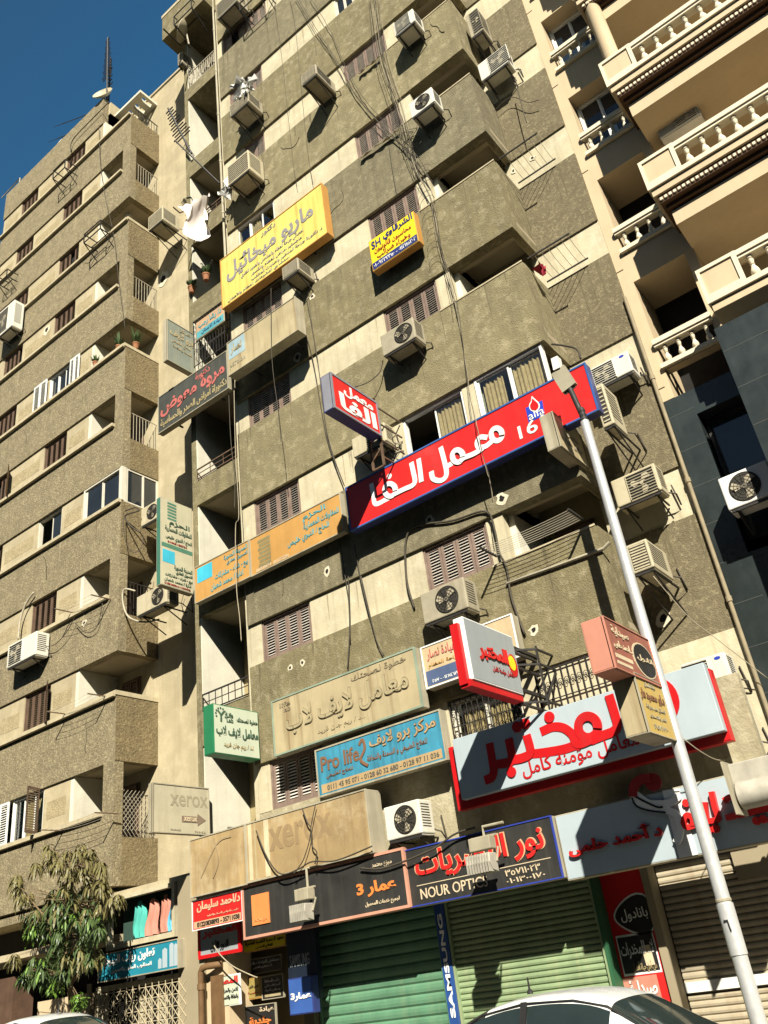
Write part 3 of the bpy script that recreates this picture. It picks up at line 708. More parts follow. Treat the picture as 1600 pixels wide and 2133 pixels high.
# 12 big beige
s = board('signboard', 'big weathered beige signboard with embossed lettering above the blue one', 12, (775, 935), (1822, 515), (1890, 962), (787, 1345), -.5, .2, OLD, OLDS, .03, flat('verdigris_frame', (.24, .3, .22), .7, .2))
EMB = flat('embossed_beige_letter', (.37, .31, .18), .7, .12); EMB2 = flat('letter_shade', (.265, .215, .13), .8)
s.tx('خطوة لصحتك', .58, .94, .78, .93, EMB2, bold=.01); s.tx('معامل لايف لاب', .1, .94, .26, .74, EMB2, bold=.035, ext=.012); s.tx('معامل لايف لاب', .104, .936, .27, .73, EMB, bold=.012, ext=.022)
s.tx('life', .06, .14, .82, .9, EMB2); s.tx('lab', .09, .14, .72, .8, EMB2); s.tx('ا.د / ريم جان فريد', .32, .64, .1, .22, EMB, bold=.005)
# 14 blue
s = board('signboard', 'weathered blue signboard with brown lettering and a tan phone strip', 13, (-332, 1290), (592, 988), (650, 1362), (-302, 1640), -.42, .18, PRO, OLDS, .025, OLDS)
s.patch(.03, .97, .06, .24, TAN)
s.tx('مركز برو لايف', .45, .96, .62, .93, BRNT, bold=.03); s.tx('مركز برو لايف', .452, .955, .625, .925, flat('peeled_letter', (.4, .28, .14), .7, .35), bold=.012, ext=.012)
s.tx('للعلاج الطبيعي و السمنة والنحافة', .42, .88, .36, .54, BRNT, bold=.012)
s.tx('Pro life', .04, .36, .5, .82, BRNT, bold=.02); s.tx('للعلاج الطبيعي', .08, .3, .32, .44, BRNT)
s.tx('0111 45 95 071 - 0128 60 32 680 - 0128 97 11 036', .08, .95, .1, .2, flat('phone_letter', (.1, .1, .08), .7))
mb = MB(); stroke(mb, [(.37 * s.w, .82 * s.h), (.4 * s.w, .9 * s.h), (.41 * s.w, .7 * s.h), (.37 * s.w, .5 * s.h), (.42 * s.w, .35 * s.h)], .05, s.fn, 0, .008); mb.build('emblem', BRNT, s.t, fix=False)
# 15 beige and blue half hidden
s = board('signboard', 'beige signboard with a faded navy strip, half hidden by the small grey projecting sign', 13, (447, 535), (1108, 283), (1200, 590), (497, 842), -.35, .22, flat('pinkish_beige', (.5, .38, .22), .65, .12, .5, (.6, .5, .33)), OLDS, .02, WHITE)
s.patch(.02, .64, .05, .4, flat('faded_navy', (.07, .1, .19), .6, .2, .4)); s.tx('عيادة نصار', .06, .38, .62, .9, PKLT, bold=.01); s.tx('٠١٢٨٤٦١٩٣٤٤ - ٢٥٧', .08, .44, .1, .18, WHITE); s.tx('جراحة العظام', .06, .42, .44, .56, ORNG)
# 17 large white on red
Yk = -.55
s = board('signboard', 'large pale grey signboard with big red script on a red backing, above the shops', 13, (650, 1275), (2545, 690), (2800, 1200), (730, 1745), -.4, .16, REDD, REDD, xr=None)
s2 = rect(13, (680, 1212), (2538, 640), (2700, 1140), (755, 1660), Yk)
fnk = lambda u, v, d: (s2[0] + u, Yk - d, s2[2] + v)
bx(s2[0], s2[1], Yk, -.41, s2[2], s2[3]).build('white_panel', GREYB, s.t, bevel=.01)
k = Sign(s.t, fnk, s2[1] - s2[0], s2[3] - s2[2]); g = zmap(k, 13, Yk); mb = MB(); T = .135
for pts, cl in (([(962, 1250), (985, 1390), (992, 1445), (978, 1490), (938, 1510)], 0), ([(990, 1398), (1080, 1385), (1128, 1358), (1106, 1218)], 0), ([(1128, 1362), (1210, 1345), (1265, 1305), (1240, 1190)], 0),
                ([(1262, 1320), (1400, 1302), (1520, 1280), (1620, 1245)], 0), ([(1350, 1150), (1430, 1118), (1510, 1125), (1575, 1175), (1600, 1235), (1640, 1240), (1700, 1215)], 0), (ring(1692, 1118, 72, 1.1), 1), ([(1720, 1215), (1810, 1178), (1880, 1150), (1908, 1105), (1885, 1010), (1850, 895)], 0), ([(1958, 880), (1985, 1000), (2015, 1130)], 0)):
    stroke(mb, [g(p) for p in pts], T, fnk, 0, .004, cl)
for p, r in (((1165, 1118), .085), ((1226, 1094), .085), ((1405, 1045), .085), ((1125, 1452), .08)): disc(mb, g(p), r, fnk, 0, .022)
cx, cz = g((2225, 925)); disc(mb, (cx, cz), .27, fnk, 0, .018, 24, 1.2); mb.build('lettering', REDD, s.t, fix=False)
mb = MB(); disc(mb, (cx + .05, cz + .05), .1, fnk, 0, .03, 16, 1.2); mb.build('emblem', YEL2, s.t)
a = g((1215, 1500)); b = g((2060, 1180)); text(s.t, 'معامل مؤمنة كامل', fnk, a[0], b[0], a[1] - .02, a[1] + .25, REDD, bold=.012)
# 16 small grey projecting
s = blade('projecting_sign', 'grey projecting sign with red script and a red and white end, above the shops', 13, (752, 285), (1135, 462), (1205, 885), (840, 752), -.95, .17, GREY, WHITE, None, -.05, 0)
bx(s.X - .19, s.X - .06, s.y0 - .08, s.y0 - .004, s.z0 - .06, s.z1 - .1).build('red_end', REDD, s.t)
bx(s.X - .19, s.X - .02, s.y0 - .05, s.y1, s.z0 - .1, s.z0 - .002).build('red_underside', REDD, s.t)
s.tx('المختبر', .2, .78, .36, .68, MAR, bold=.05, ext=.012); s.tx('المختبر', .2, .78, .36, .68, RED, bold=.02, ext=.02); s.tx('معامل مؤمنة كامل', .42, .86, .22, .33, MAR)
mb = MB(); disc(mb, (.88 * s.w, .46 * s.h), .13, s.fn, 0, .01, 16, 1.4); mb.build('emblem', REDD, s.t); mb = MB(); disc(mb, (.86 * s.w, .49 * s.h), .1, s.fn, 0, .016, 14, 1.2); mb.build('emblem', YEL2, s.t)
lt = thing('sign_bracket', 'black triangular iron frame behind the grey projecting sign', 'bracket', (s.X, -.4, s.z0))
mb = MB()
for z in (s.z0 - .1, s.z0 + .5, s.z1 - .2): mb.bar((s.X - .1, -.95, z), (s.X - .1, -.04, z), .035); mb.bar((s.X + .2, -.6, z), (s.X + .2, -.04, z), .03); mb.bar((s.X - .1, -.95, z), (s.X + .2, -.6, z), .03)
mb.bar((s.X - .1, -.93, s.z0 - .15), (s.X - .1, -.93, s.z1 - .1), .035); mb.bar((s.X + .2, -.6, s.z0 - .15), (s.X + .2, -.6, s.z1 - .15), .03); mb.bar((s.X + .2, -.6, s.z0 - .1), (s.X + .2, -.05, s.z0 + .5), .025)
mb.build('lattice', DSTEEL, lt)
# 6, 11, 13, 18: projecting signs on the left
s = blade('projecting_sign', 'faded grey projecting sign with pale lettering, uppermost on the cream wall', 6, (138, 192), (303, 275), (306, 522), (142, 440), .02, .16, flat('faded_grey_green', (.22, .24, .19), .7, .15, .5, (.4, .36, .24)), OLDS, None, None, .015)
s.tx('مركز', .45, .85, .84, .95, OLD); s.tx('برو لايف', .1, .96, .62, .84, OLD, bold=.04); s.tx('للعلاج الطبيعي', .15, .85, .48, .6, OLD, bold=.01); s.tx('السمنة والنحافة', .2, .9, .37, .46, OLD)
s = blade('projecting_sign', 'tall beige projecting sign with green bands, beside the orange signboards', 5, (972, 1258), (1165, 1340), (1172, 1852), (978, 1800), .0, .16, flat('pale_beige_face', (.5, .46, .31), .6, .08, .3), OLDS, flat('teal_green_end', (.05, .16, .11), .6), None, .0)
GT = flat('teal_green_band', (.08, .2, .13), .6)
s.patch(.02, .98, .43, .475, GT); s.patch(.05, .42, .26, .4, CYAN)
for i in range(6): s.patch(.2, .48, .76 + i * .036, .782 + i * .036, GT, name='printed_building')
s.tx('الحزم', .25, .9, .68, .76, GREENT); s.tx('للمقاولات المعمارية', .12, .96, .61, .68, GREENT); s.tx('الحاج / النبوي خليص', .14, .96, .52, .58, GREENT); s.tx('01005180754', .2, .8, .49, .51, MAR)
s.tx('المدينة المنورة', .4, .96, .2, .26, GREENT); s.tx('التسويق العقاري', .45, .96, .15, .2, GREENT); s.tx('بيع - شراء - مشاركات', .12, .96, .1, .145, GREENT); s.tx('ادارة / محمد شعبان', .1, .92, .05, .095, GREENT); s.tx('01005180754-01115694922', .1, .9, .02, .04, MAR)
s = blade('projecting_sign', 'white and green projecting sign with dark lettering, beside the big beige signboard', 12, (330, 948), (660, 998), (688, 1350), (345, 1320), -.12, .28, PALEG, GREENE, GREENE, -.02, .0)
s.tx('معامل لايف لاب', .05, .97, .34, .58, GREENT, bold=.03); s.tx('خطوة لصحتك', .5, .97, .68, .8, GREENT); s.tx('Life', .28, .42, .76, .86, GREENT); s.tx('Lab', .28, .42, .66, .75, GREENT); s.tx('ا.د / ريم جان فريد', .2, .85, .12, .26, OCHRE)
mb = MB()
for i in range(9): disc(mb, (.16 * s.w + .13 * math.cos(i * .5 - .4), .8 * s.h + .12 * math.sin(i * .5 - .4)), .022, s.fn, 0, .006, 8)
stroke(mb, [(.1 * s.w, .86 * s.h), (.16 * s.w, .78 * s.h), (.16 * s.w, .66 * s.h)], .04, s.fn, 0, .006); stroke(mb, [(.22 * s.w, .86 * s.h), (.16 * s.w, .78 * s.h)], .035, s.fn, 0, .007); mb.build('emblem', GREENT, s.t, fix=False)
CANV = flat('grubby_canvas', (.47, .42, .29), .8, .12, .5, (.3, .25, .16), stain=.3)
s = blade('projecting_sign', 'grubby cream canvas sign with a brown arrow, lowest of the projecting signs', 11, (1140, 1540), (1535, 1560), (1562, 1910), (1115, 1910), -.02, .12, CANV, OLDS, None, None, .02, OLDS)
s.tx('xerox', .3, .98, .56, .8, flat('faint_letter', (.34, .29, .19), .8), ext=.0005, lift=.0005); 
s.patch(.5, .8, .24, .37, flat('arrow_brown', (.22, .16, .11), .7), .006, 'arrow'); MB().prism([(.78 * s.w, .18 * s.h), (.93 * s.w, .305 * s.h), (.78 * s.w, .43 * s.h)], s.fn, 0, .007).build('arrow', MAT['arrow_brown'], s.t)
s.tx('xerox', .53, .77, .26, .35, CRLT, lift=.008); s.tx('٣٥٧١٠٤١٤', .3, .48, .06, .1, OLDS); s.tx('٣٥٧١٠٤١٤', .72, .92, .04, .08, OLDS)
# 19 long rust-washed sign in two boxes
s = board('signboard', 'left half of a long rust stained signboard above the entrance, its lettering faded away', 16, (190, 590), (655, 472), (655, 985), (186, 1072), -.62, .4, OLDB, OLDS, .02, OLDS)
mb = MB(); stroke(mb, [(.2 * s.w, .3 * s.h), (.5 * s.w, .8 * s.h), (.75 * s.w, .86 * s.h)], .03, s.fn, 0, .004); stroke(mb, [(.45 * s.w, .9 * s.h), (.52 * s.w, .5 * s.h), (.42 * s.w, .25 * s.h)], .03, s.fn, 0, .004); mb.build('scratch', flat('scratch_brown', (.3, .22, .12), .8), s.t, fix=False)
s = board('signboard', 'right half of the rust stained signboard with a faint printed name', 16, (657, 470), (1660, 160), (1690, 690), (660, 980), -.63, .4, OLDB, OLDS, .02, OLDS)
s.tx('xerox', .2, .72, .42, .8, flat('faint_brown_letter', (.29, .2, .1), .8), bold=.02, ext=.0005, lift=.0005); s.patch(.075, .085, .03, .97, OLD, name='drip_stain'); s.patch(.16, .2, .03, .97, flat('pale_drip', (.56, .47, .3), .7, .2), name='drip_stain')
s.patch(.02, .05, .03, .97, MAT['pale_drip'], name='drip_stain')
# 20
s = board('signboard', 'small red and white signboard hung below the rust stained one', 16, (205, 1092), (620, 1025), (630, 1285), (207, 1345), -.55, .06, RED, WHITE, .015, WHITE)
s.patch(.03, .96, .06, .28, flat('number_strip', (.6, .35, .2), .6)); s.tx('د/احمد سليمان', .1, .96, .56, .92, flat('peach_letter', (.7, .4, .25), .6), bold=.03); s.tx('طبيب أمراض النساء والتوليد', .3, .92, .36, .46, MAT['peach_letter']); s.tx('01220838893 - 35711038', .1, .94, .09, .25, BLK, bold=.03)
# 21
SALM = flat('salmon_frame', (.55, .27, .18), .65, .12)
s = board('signboard', 'black shop sign with an orange square and a salmon frame', 16, (620, 998), (1972, 640), (2010, 1165), (636, 1428), -.55, .3, flat('sooty_black', (.028, .027, .024), .6, .3, .25, (.12, .11, .09)), SALM, .04, SALM)
s.patch(.065, .18, .22, .78, ORSQ, .02); s.tx('orange', .08, .165, .27, .33, flat('orange_dim', (.8, .33, .12), .5), lift=.022)
s.tx('عمار 3', .72, .94, .3, .56, ORLT, bold=.04); s.tx('موزع معتمد', .82, .93, .74, .84, CRLT, bold=.01); s.tx('لجميع خدمات المحمول', .76, .95, .12, .22, CRLT, bold=.015)
# 22
s = board('signboard', 'black optician sign with red outlined script and a blue frame', 17, (335, 640), (1400, 320), (1512, 800), (380, 1042), -.5, .28, MAT['sooty_black'], OLDS, .016, flat('sign_blue_edge', (.03, .05, .3), .5))
s.tx('نور البصريات', .06, .94, .38, .92, flat('peach_outline', (.62, .36, .2), .6), bold=.055); s.tx('نور البصريات', .07, .93, .395, .905, RED, bold=.025, ext=.016)
s.patch(.06, .6, .335, .348, CRLT, .006, 'rule'); s.patch(.63, .95, .335, .348, CRLT, .006, 'rule'); s.tx('NOUR OPTICS', .08, .54, .1, .28, CRLT, bold=.005); s.tx('٣٥٧١١٠٢٣', .66, .88, .19, .3, CRLT); s.tx('٠١٠١٣٠٠١٧٠', .66, .9, .07, .16, CRLT)
# 23 pharmacy
s = board('signboard', 'wide pale grey pharmacy sign with raised red letters and a white cup emblem', 18, (8, 312), (2100, -90), (2180, 440), (118, 832), -.42, .24, GREYB, OLDS, .0)
g = zmap(s, 18, -.43); mb = MB()
for pts in ([(1190, 185), (1215, 290), (1238, 375), (1170, 395), (1100, 410), (1088, 300)], [(1138, 262), (1152, 390)], [(1285, 240), (1335, 215), (1378, 255), (1392, 335), (1305, 368)], [(1390, 350), (1500, 325), (1620, 295), (1740, 262), (1730, 180)], [(1500, 320), (1520, 245), (1590, 225), (1640, 290)], [(1075, 420), (1010, 440), (985, 400), (1010, 350), (1050, 370), (1060, 420)]):
    stroke(mb, [g(p) for p in pts], .07, s.fn, .0, .06)
for p in ((1168, 462), (1218, 450), (1520, 392), (1572, 380), (1000, 260), (1058, 215)): disc(mb, g(p), .05, s.fn, 0, .06)
mb.build('lettering', RED, s.t, fix=False)
a = g((140, 650)); b = g((835, 510)); text(s.t, 'د أحمد حلمى', s.fn, a[0], b[0], a[1] - .03, b[1] + .22, RED, bold=.03, ext=.05)
mb = MB().prism([g((818, 168)), g((940, 150)), g((1080, 640)), g((945, 668))], s.fn, 0, .02); mb.build('emblem_panel', WHITE, s.t)
mb = MB(); stroke(mb, [g(p) for p in ((610, 215), (660, 270), (760, 300), (860, 310), (930, 350), (960, 420), (950, 500), (935, 545))], .1, s.fn, .02, .05); stroke(mb, [g(p) for p in ((640, 205), (720, 262), (800, 268), (880, 260), (940, 215))], .1, s.fn, .02, .045); mb.build('emblem', WHITE, s.t, fix=False)
mb = MB(); stroke(mb, [g(p) for p in ((603, 225), (640, 285), (740, 318), (850, 330))], .025, s.fn, .02, .055); stroke(mb, [g(p) for p in ((625, 210), (700, 250), (790, 290), (830, 290))], .025, s.fn, .02, .055); mb.build('emblem_line', BLK, s.t, fix=False)
mb = MB(); stroke(mb, [g(p) for p in ((610, 200), (620, 130), (670, 85), (730, 75))], .12, s.fn, .02, .06); disc(mb, g((755, 105)), .12, s.fn, .02, .05); mb.build('emblem_snake', MAR, s.t, fix=False)
# 24 store sign on the left
s = board('signboard', 'turquoise blue grocery sign with white lettering behind the tree', 15, (850, 1562), (1488, 1412), (1490, 1668), (800, 1792), -.3, .16, TBLUE, OLDS, .015, OLDS)
s.tx('تعاون ربات البيوت', .04, .72, .5, .9, WHITE, bold=.03); s.tx('المطلوب المقرر والتموين', .18, .68, .24, .42, WHITE, bold=.01)
mb = MB()
for u, h, r in ((.78, .3, .05), (.84, .62, .07), (.92, .75, .06), (.97, .7, .05)): mb.prism([(u * s.w - r, .1 * s.h), (u * s.w + r, .1 * s.h), (u * s.w + r, (.1 + h) * s.h), (u * s.w, (.16 + h) * s.h), (u * s.w - r, (.1 + h) * s.h)], s.fn, 0, .004)
mb.build('printed_bottles', GREYB, s.t)
# ------------------------------------------------------------------ ground floor
GRS = mat('green_shutter_paint', (.1, .22, .13), .5, .16, 2.5, streak=.6, sc=(.16, .26, .15))
GRP = mat('pale_green_shutter_paint', (.24, .32, .17), .5, .16, 2.5, streak=.6, sc=(.36, .36, .2))
TANS = mat('tan_shutter_paint', (.42, .36, .25), .5, .12, 2, streak=.6, sc=(.3, .2, .12))
ROUGH = mat('patched_plaster', (.38, .33, .21), .95, .18, 2.5, .8, 18, .4, (.2, .17, .1), speck=(.52, .47, .33), spa=.7, sps=2.5, stain=.5)
def shutter(label, x0, x1, Y, z0, z1, m, pitch, amp, group='roller shutters of the shops'):
    t = thing('roller_shutter', label, 'shutter', ((x0 + x1) / 2, Y, z0), group)
    n = int((z1 - z0) / pitch); pr = []
    for i in range(n):
        z = z0 + i * pitch
        pr += [(Y, z), (Y - amp * .8, z + pitch * .2), (Y - amp, z + pitch * .5), (Y - amp * .8, z + pitch * .8)]
    v = [(x, y, z) for y, z in pr for x in (x0, x1)]; f = [(2 * i, 2 * i + 1, 2 * i + 3, 2 * i + 2) for i in range(len(pr) - 1)]
    MB().add(v, f).build('curtain', m, t, fix=False)
    for x in (x0 - .04, x1): bx(x, x + .04, Y - .07, Y + .05, z0, z1).build('guide_rail', m, t)
    return t
lx = lambda n, p, Y: onY(n, p, Y)[0]
xs0, xs1 = lx(16, (1290, 1900), .5), lx(17, (600, 1600), .5)
xs2, xs3 = lx(17, (740, 1600), .5), lx(18, (400, 1400), .5)
RY = .7
xr0, xr1 = lx(18, (440, 1200), RY), lx(18, (740, 1100), RY)
wall(MB().box(XL, XE, .0, .15, 3.5, 4.86).box(BX[0] - .1, XR, -.003, 0, 4.6, 4.85), ROUGH, 'patched_wall')
wall(bx(XR, XE, SB, 1.35, 3.3, 5.8), CREAM, 'patched_wall')
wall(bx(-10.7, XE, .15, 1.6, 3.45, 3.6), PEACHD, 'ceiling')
wall(bx(-14.12, XL, .1, .3, 3.2, 3.6), ROUGH, 'patched_wall')
wall(MB().box(XR + .3, XE, SB - .15, SB + .3, 2.3, 3.3).box(-6.1, XE, 1.2, 1.3, GZ, 3.5), PEACHD, 'shop_wall')
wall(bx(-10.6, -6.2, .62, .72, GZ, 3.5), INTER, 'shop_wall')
shutter('dark upper, bright green lower roller shutter of the phone shop, left of the blue pillar', xs0, xs1 + .1, .5, GZ + .14, 3.2, GRS, .16, .03)
shutter('pale green ribbed roller shutter under the optician sign', xs2, xs3, .5, GZ + .14, 3.2, GRP, .085, .03)
shutter('tan ribbed roller shutter under the pharmacy sign', xr1 + .12, .6, 1.0, GZ + .14, 3.0, TANS, .09, .03)
bx(xr1 + .1, .6, .93, .98, 1.0, 1.13).build('bottom_bar', WPAINT, bpy.data.objects['roller_shutter.002'])
wall(MB().box(xs3 + .04, xr0, .42, .8, GZ, 3.3), flat('shade_toned_green_post', (.03, .11, .05), .5), 'post')  # post green darkened: the shadow it stands in is put into the colour
wall(MB().box(xr1 + .003, xr1 + .12, .65, 1.1, GZ, 3.3), PEACHD, 'post')
# blue pillar between the shutters
x0, x1 = xs1 + .12, xs2 - .05
t = thing('advertising_pillar', 'blue pillar between two green shutters with white letters reading upwards', 'sign', ((x0 + x1) / 2, .3, GZ))
bx(x0, x1, .42, .6, GZ, 3.3).build('pillar_box', flat('pillar_blue', (.022, .07, .24), .4, .15, .3, (.2, .25, .35)), t)
sc_ = x1 - x0
text(t, 'SAMSUNG', lambda u, v, d: (x0 + sc_ * .72 - v, .42 - d, u), 1.05, 2.55, .0, sc_ * .46, WHITE, bold=.03)
# red pillar
t = thing('advertising_pillar', 'red pillar with a dark oval emblem and a black poster beside the tan shutter', 'sign', ((xr0 + xr1) / 2, .3, GZ))
bx(xr0, xr1, RY, 1.1, GZ, 3.3).build('pillar_box', RED, t)
wp = xr1 - xr0; s = Sign(t, lambda u, v, d: (xr0 + u, RY - d, v), wp, 1.)
def zz(n, p): return onY(n, p, RY)[1]
ov = [(.62 * wp + .5 * wp * math.cos(a), zz(18, (610, 1085)) + .27 * math.sin(a) * (1 - .35 * math.cos(a + math.pi))) for a in [2 * math.pi * i / 20 for i in range(20)]]
ov = [(min(u, wp - .005), v) for u, v in ov]
MB().prism(ov, s.fn, 0, .006).build('emblem_outline', WHITE, t); MB().prism([((u - .62 * wp) * .93 + .63 * wp if u < wp - .01 else u, (v - zz(18, (610, 1085))) * .9 + zz(18, (610, 1085))) for u, v in ov], s.fn, 0, .01).build('emblem', BLK, t)
zc = zz(18, (610, 1090)); text(t, 'بانادول', s.fn, .3 * wp, .93 * wp, zc - .08, zc + .1, WHITE, lift=.012)
za, zb = zz(18, (650, 1530)), zz(18, (600, 1225))
MB().prism([(.06 * wp, za), (.93 * wp, za), (.93 * wp, zb), (.06 * wp, zb)], s.fn, 0, .006).build('poster_border', WHITE, t)
MB().prism([(.09 * wp, za + .03), (.9 * wp, za + .03), (.9 * wp, zb - .03), (.09 * wp, zb - .03)], s.fn, 0, .01).build('poster', BLK, t)
text(t, 'لا.. للمخدرات', s.fn, .12 * wp, .88 * wp, zb - .32, zb - .1, WHITE, lift=.012); text(t, 'من أجل حياة أفضل', s.fn, .3 * wp, .85 * wp, zb - .5, zb - .36, OCHRE, lift=.012, bold=0)
MB().prism([(.62 * wp, za + .1), (.82 * wp, za + .1), (.8 * wp, za + .36), (.6 * wp, za + .36)], s.fn, 0, .013).build('poster_note', CRLT, t)
MB().prism([(0, .5), (.78 * wp, .5), (.78 * wp, za - .02), (0, za - .02)], s.fn, 0, .004).build('pink_panel', PINKS, t)
text(t, 'صيدلية', s.fn, .12 * wp, .74 * wp, za - .3, za - .06, WHITE, lift=.008, bold=.03)
# the entrance with its name plates
PR = mat('brown_pipe', (.16, .09, .04), .6, .2, 5)
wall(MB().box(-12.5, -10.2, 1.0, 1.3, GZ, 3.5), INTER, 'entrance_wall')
wall(MB().box(-14.2, -13.4, -.1, .5, GZ, 3.3), PEACH, 'pier')
wall(MB().box(xs0 - .3, xs0 - .06, .3, .7, GZ, 3.5), INTER, 'pier')
def plate(label, tl, tr, br, bl, Y, face, frame=None, bd=.015):
    return board('name_plate', label, 16, tl, tr, br, bl, Y, .04, face, frame or BLK, bd, frame or BLK, group='name plates by the entrance')
s = plate('grey and red name plate with black script, topmost left by the entrance', (255, 1310), (605, 1270), (605, 1520), (258, 1605), -.2, GREY, REDD, .06)
s.tx('المختبر', .1, .95, .58, .95, RED, bold=.04); s.tx('الدور الأول', .3, .72, .15, .5, BLK, bold=.02)
s = plate('yellow name plate with black script in the shade above the entrance', (630, 1430), (985, 1385), (980, 1500), (630, 1525), .1, YEL2, YELS, 0)
s.tx('معهد الجمعية النفسية المصرية', .05, .95, .5, .9, BLK); s.tx('للعلاج النفسى', .3, .7, .1, .4, BLK)
s = plate('black name plate in shade under the yellow one', (630, 1590), (950, 1570), (955, 1690), (635, 1720), .5, BLK, OLDS, .01)
s.tx('مستشفى الدراسات والبحوث', .06, .94, .6, .85, WHITE, bold=0); s.tx('الاستشاري القانوني', .25, .75, .3, .5, WHITE, bold=0)
s = plate('white name plate with red heading, half in sun by the brown pipe', (350, 1740), (595, 1715), (605, 1960), (360, 2015), -.1, PALEG, WHITE, .0)
s.tx('المصرية', .08, .95, .66, .94, RED, bold=.04); s.tx('للامن والحراسة', .34, .95, .42, .58, BLK); s.tx('والنظافة والاتصالات', .34, .95, .2, .36, BLK)
mb = MB(); disc(mb, (.18 * s.w, .36 * s.h), .06, s.fn, 0, .006, 10, 1.6); mb.build('emblem', BLK, s.t)
s = plate('dim yellow name plate between the white one and a black one', (608, 1755), (770, 1735), (775, 1920), (612, 1940), .4, flat('dim_yellow', (.32, .24, .07), .6), YELS, 0)
s.tx('الدور الأول شقة ٤', .1, .9, .5, .65, BLK); s.tx('محاسب قانوني', .1, .9, .2, .35, MAR)
s = plate('black name plate with a white arrow strip, right of the dim yellow one', (780, 1735), (960, 1715), (970, 1910), (790, 1930), .4, BLK, OLDS, .01)
s.tx('مكتب المحاماة', .15, .85, .7, .85, WHITE, bold=0); s.tx('استئناف عالي', .15, .85, .5, .63, WHITE, bold=0); s.tx('ومجلس الدولة', .15, .85, .32, .44, WHITE, bold=0); s.patch(.12, .85, .1, .22, OLD)
s = plate('dark clinic name plate with orange script, lowest at the entrance', (640, 1985), (900, 1955), (905, 2200), (645, 2230), .3, BLK, OLDS, .01)
s.tx('عيادة', .5, .95, .72, .92, CRLT, bold=.02); s.tx('جلدية', .15, .85, .3, .6, ORLT, bold=.04)
DKB = flat('dark_blue_panel', (.012, .018, .03), .4)
t = thing('shop_sign', 'black shop front panel with dim white letters above a blue box sign', 'sign', (-10.2, .05, 1.5))
xa, xb = lx(16, (990, 1500), .0), lx(16, (1235, 1500), .0); zA, zB = onY(16, (1000, 1740), 0)[1], 3.4
bx(xa, xb, .0, .1, zA - .4, zB).build('panel', DKB, t)
zt = onY(16, (1090, 1580), 0)[1]; text(t, 'SAMSUNG', lambda u, v, d: (xa + u, -d, v), .06, (xb - xa) * .75, zt - .13, zt + .06, GREY, bold=.02)
s = board('box_sign', 'blue box sign with white handwriting style numeral at the foot of the black panel', 16, (1000, 1752), (1200, 1732), (1212, 2040), (1015, 2065), -.18, .17, flat('box_blue', (.04, .1, .32), .45, .15), NAVY, .0)
s.tx('عمار3', .1, .95, .36, .6, WHITE, bold=.04); 
sd = Sign(s.t, (lambda X_: (lambda u, v, d: (X_ + d, -.17 + u, s.fn(0, 0, 0)[2] + v)))(s.fn(s.w, 0, 0)[0]), .15, s.h)
t = thing('drain_pipe', 'brown drain pipe with an elbow beside the entrance plates', 'pipe', (-13.2, -.2, GZ))
px = lx(16, (278, 1850), -.3); zt = onY(16, (278, 1670), -.3)[1]
MB().tube([(px, -.3, GZ + .15), (px, -.3, zt - .06), (px + .04, -.3, zt), (px + .15, -.3, zt + .02), (px + .42, -.15, zt + .02)], .06, 10).build('pipe', PR, t, smooth=True)
MB().tube([(px, -.3, zt - .35), (px, -.3, zt - .25)], .075, 10).build('collar', PR, t)
MB().box(px + .12, px + .4, -.18, .3, GZ, zt - .15).build('door_jamb', PR, blk)
# windows of the first floor with iron grilles
def grille(par, x0, x1, z0, z1, Y, scroll=True):
    mb = MB(); n = int((x1 - x0) / .11)
    for i in range(n + 1): x = x0 + (x1 - x0) * i / n; mb.bar((x, Y, z0), (x, Y, z1), .014)
    for z in (z0 + .03, (z0 + z1) / 2, z1 - .03): mb.bar((x0, Y - .004, z), (x1, Y - .004, z), .016)
    if scroll:
        for i in range(n):
            cx = x0 + (x1 - x0) * (i + .5) / n
            for cz in (z0 + (z1 - z0) * .3, z0 + (z1 - z0) * .72):
                mb.tube([(cx + .05 * (1 - q / 14) * math.cos(q * .8), Y - .012, cz + .07 * (1 - q / 14) * math.sin(q * .8)) for q in range(13)], .006, 4, cap=False)
    return mb.build('grille', DSTEEL, par)
wn = glass_window(blk, -7.75, -6.4, 4.85, 5.78, .08, 2, ALU, [(.1, .8)]); grille(wn, -7.75, -6.4, 4.85, 5.78, -.02)
wn = glass_window(blk, -6.0, -4.5, 4.8, 5.78, .2, 2, ALU, [(0, .3)]); grille(wn, -6.0, -4.42, 4.75, 5.78, -.04)
grille(blk, -14.05, XL - .13, 16.9, 18.55, .0)
# landing railings of the strip
def railing(par, x0, x1, z0, z1, Y, m, n=12, rings=False, name='railing'):
    mb = MB(); mb.bar((x0, Y, z1), (x1, Y, z1), .03).bar((x0, Y, z0), (x1, Y, z0), .025).bar((x0, Y, (z0 + z1) / 2), (x1, Y, (z0 + z1) / 2), .016) if not rings else mb.bar((x0, Y, z1), (x1, Y, z1), .03).bar((x0, Y, z0), (x1, Y, z0), .025)
    for i in range(n + 1): x = x0 + (x1 - x0) * i / n; mb.bar((x, Y, z0), (x, Y, z1), .014)
    if rings:
        for i in range(0, n - 1, 3):
            a, b = x0 + (x1 - x0) * i / n, x0 + (x1 - x0) * (i + 3) / n; c = (a + b) / 2
            for q in range(7):
                an = math.pi * (q + .5) / 7; mb.tube([(c, Y - .01, z0 + .1), (c + .12 * math.cos(an), Y - .01, z0 + .25 + .1 * math.sin(an)), (c + .17 * math.cos(an), Y - .01, z0 + .4 + .22 * math.sin(an))], .008, 4)
    return mb.build(name, m, par)
railing(blk, -14.05, -12.62, 7.34, 7.72, .02, DSTEEL, 7); railing(blk, -14.05, -12.62, 13.34, 13.62, .02, RUST, 3)
railing(blk, -14.05, -12.62, 29.02, 29.75, .05, LROD, 15, True)
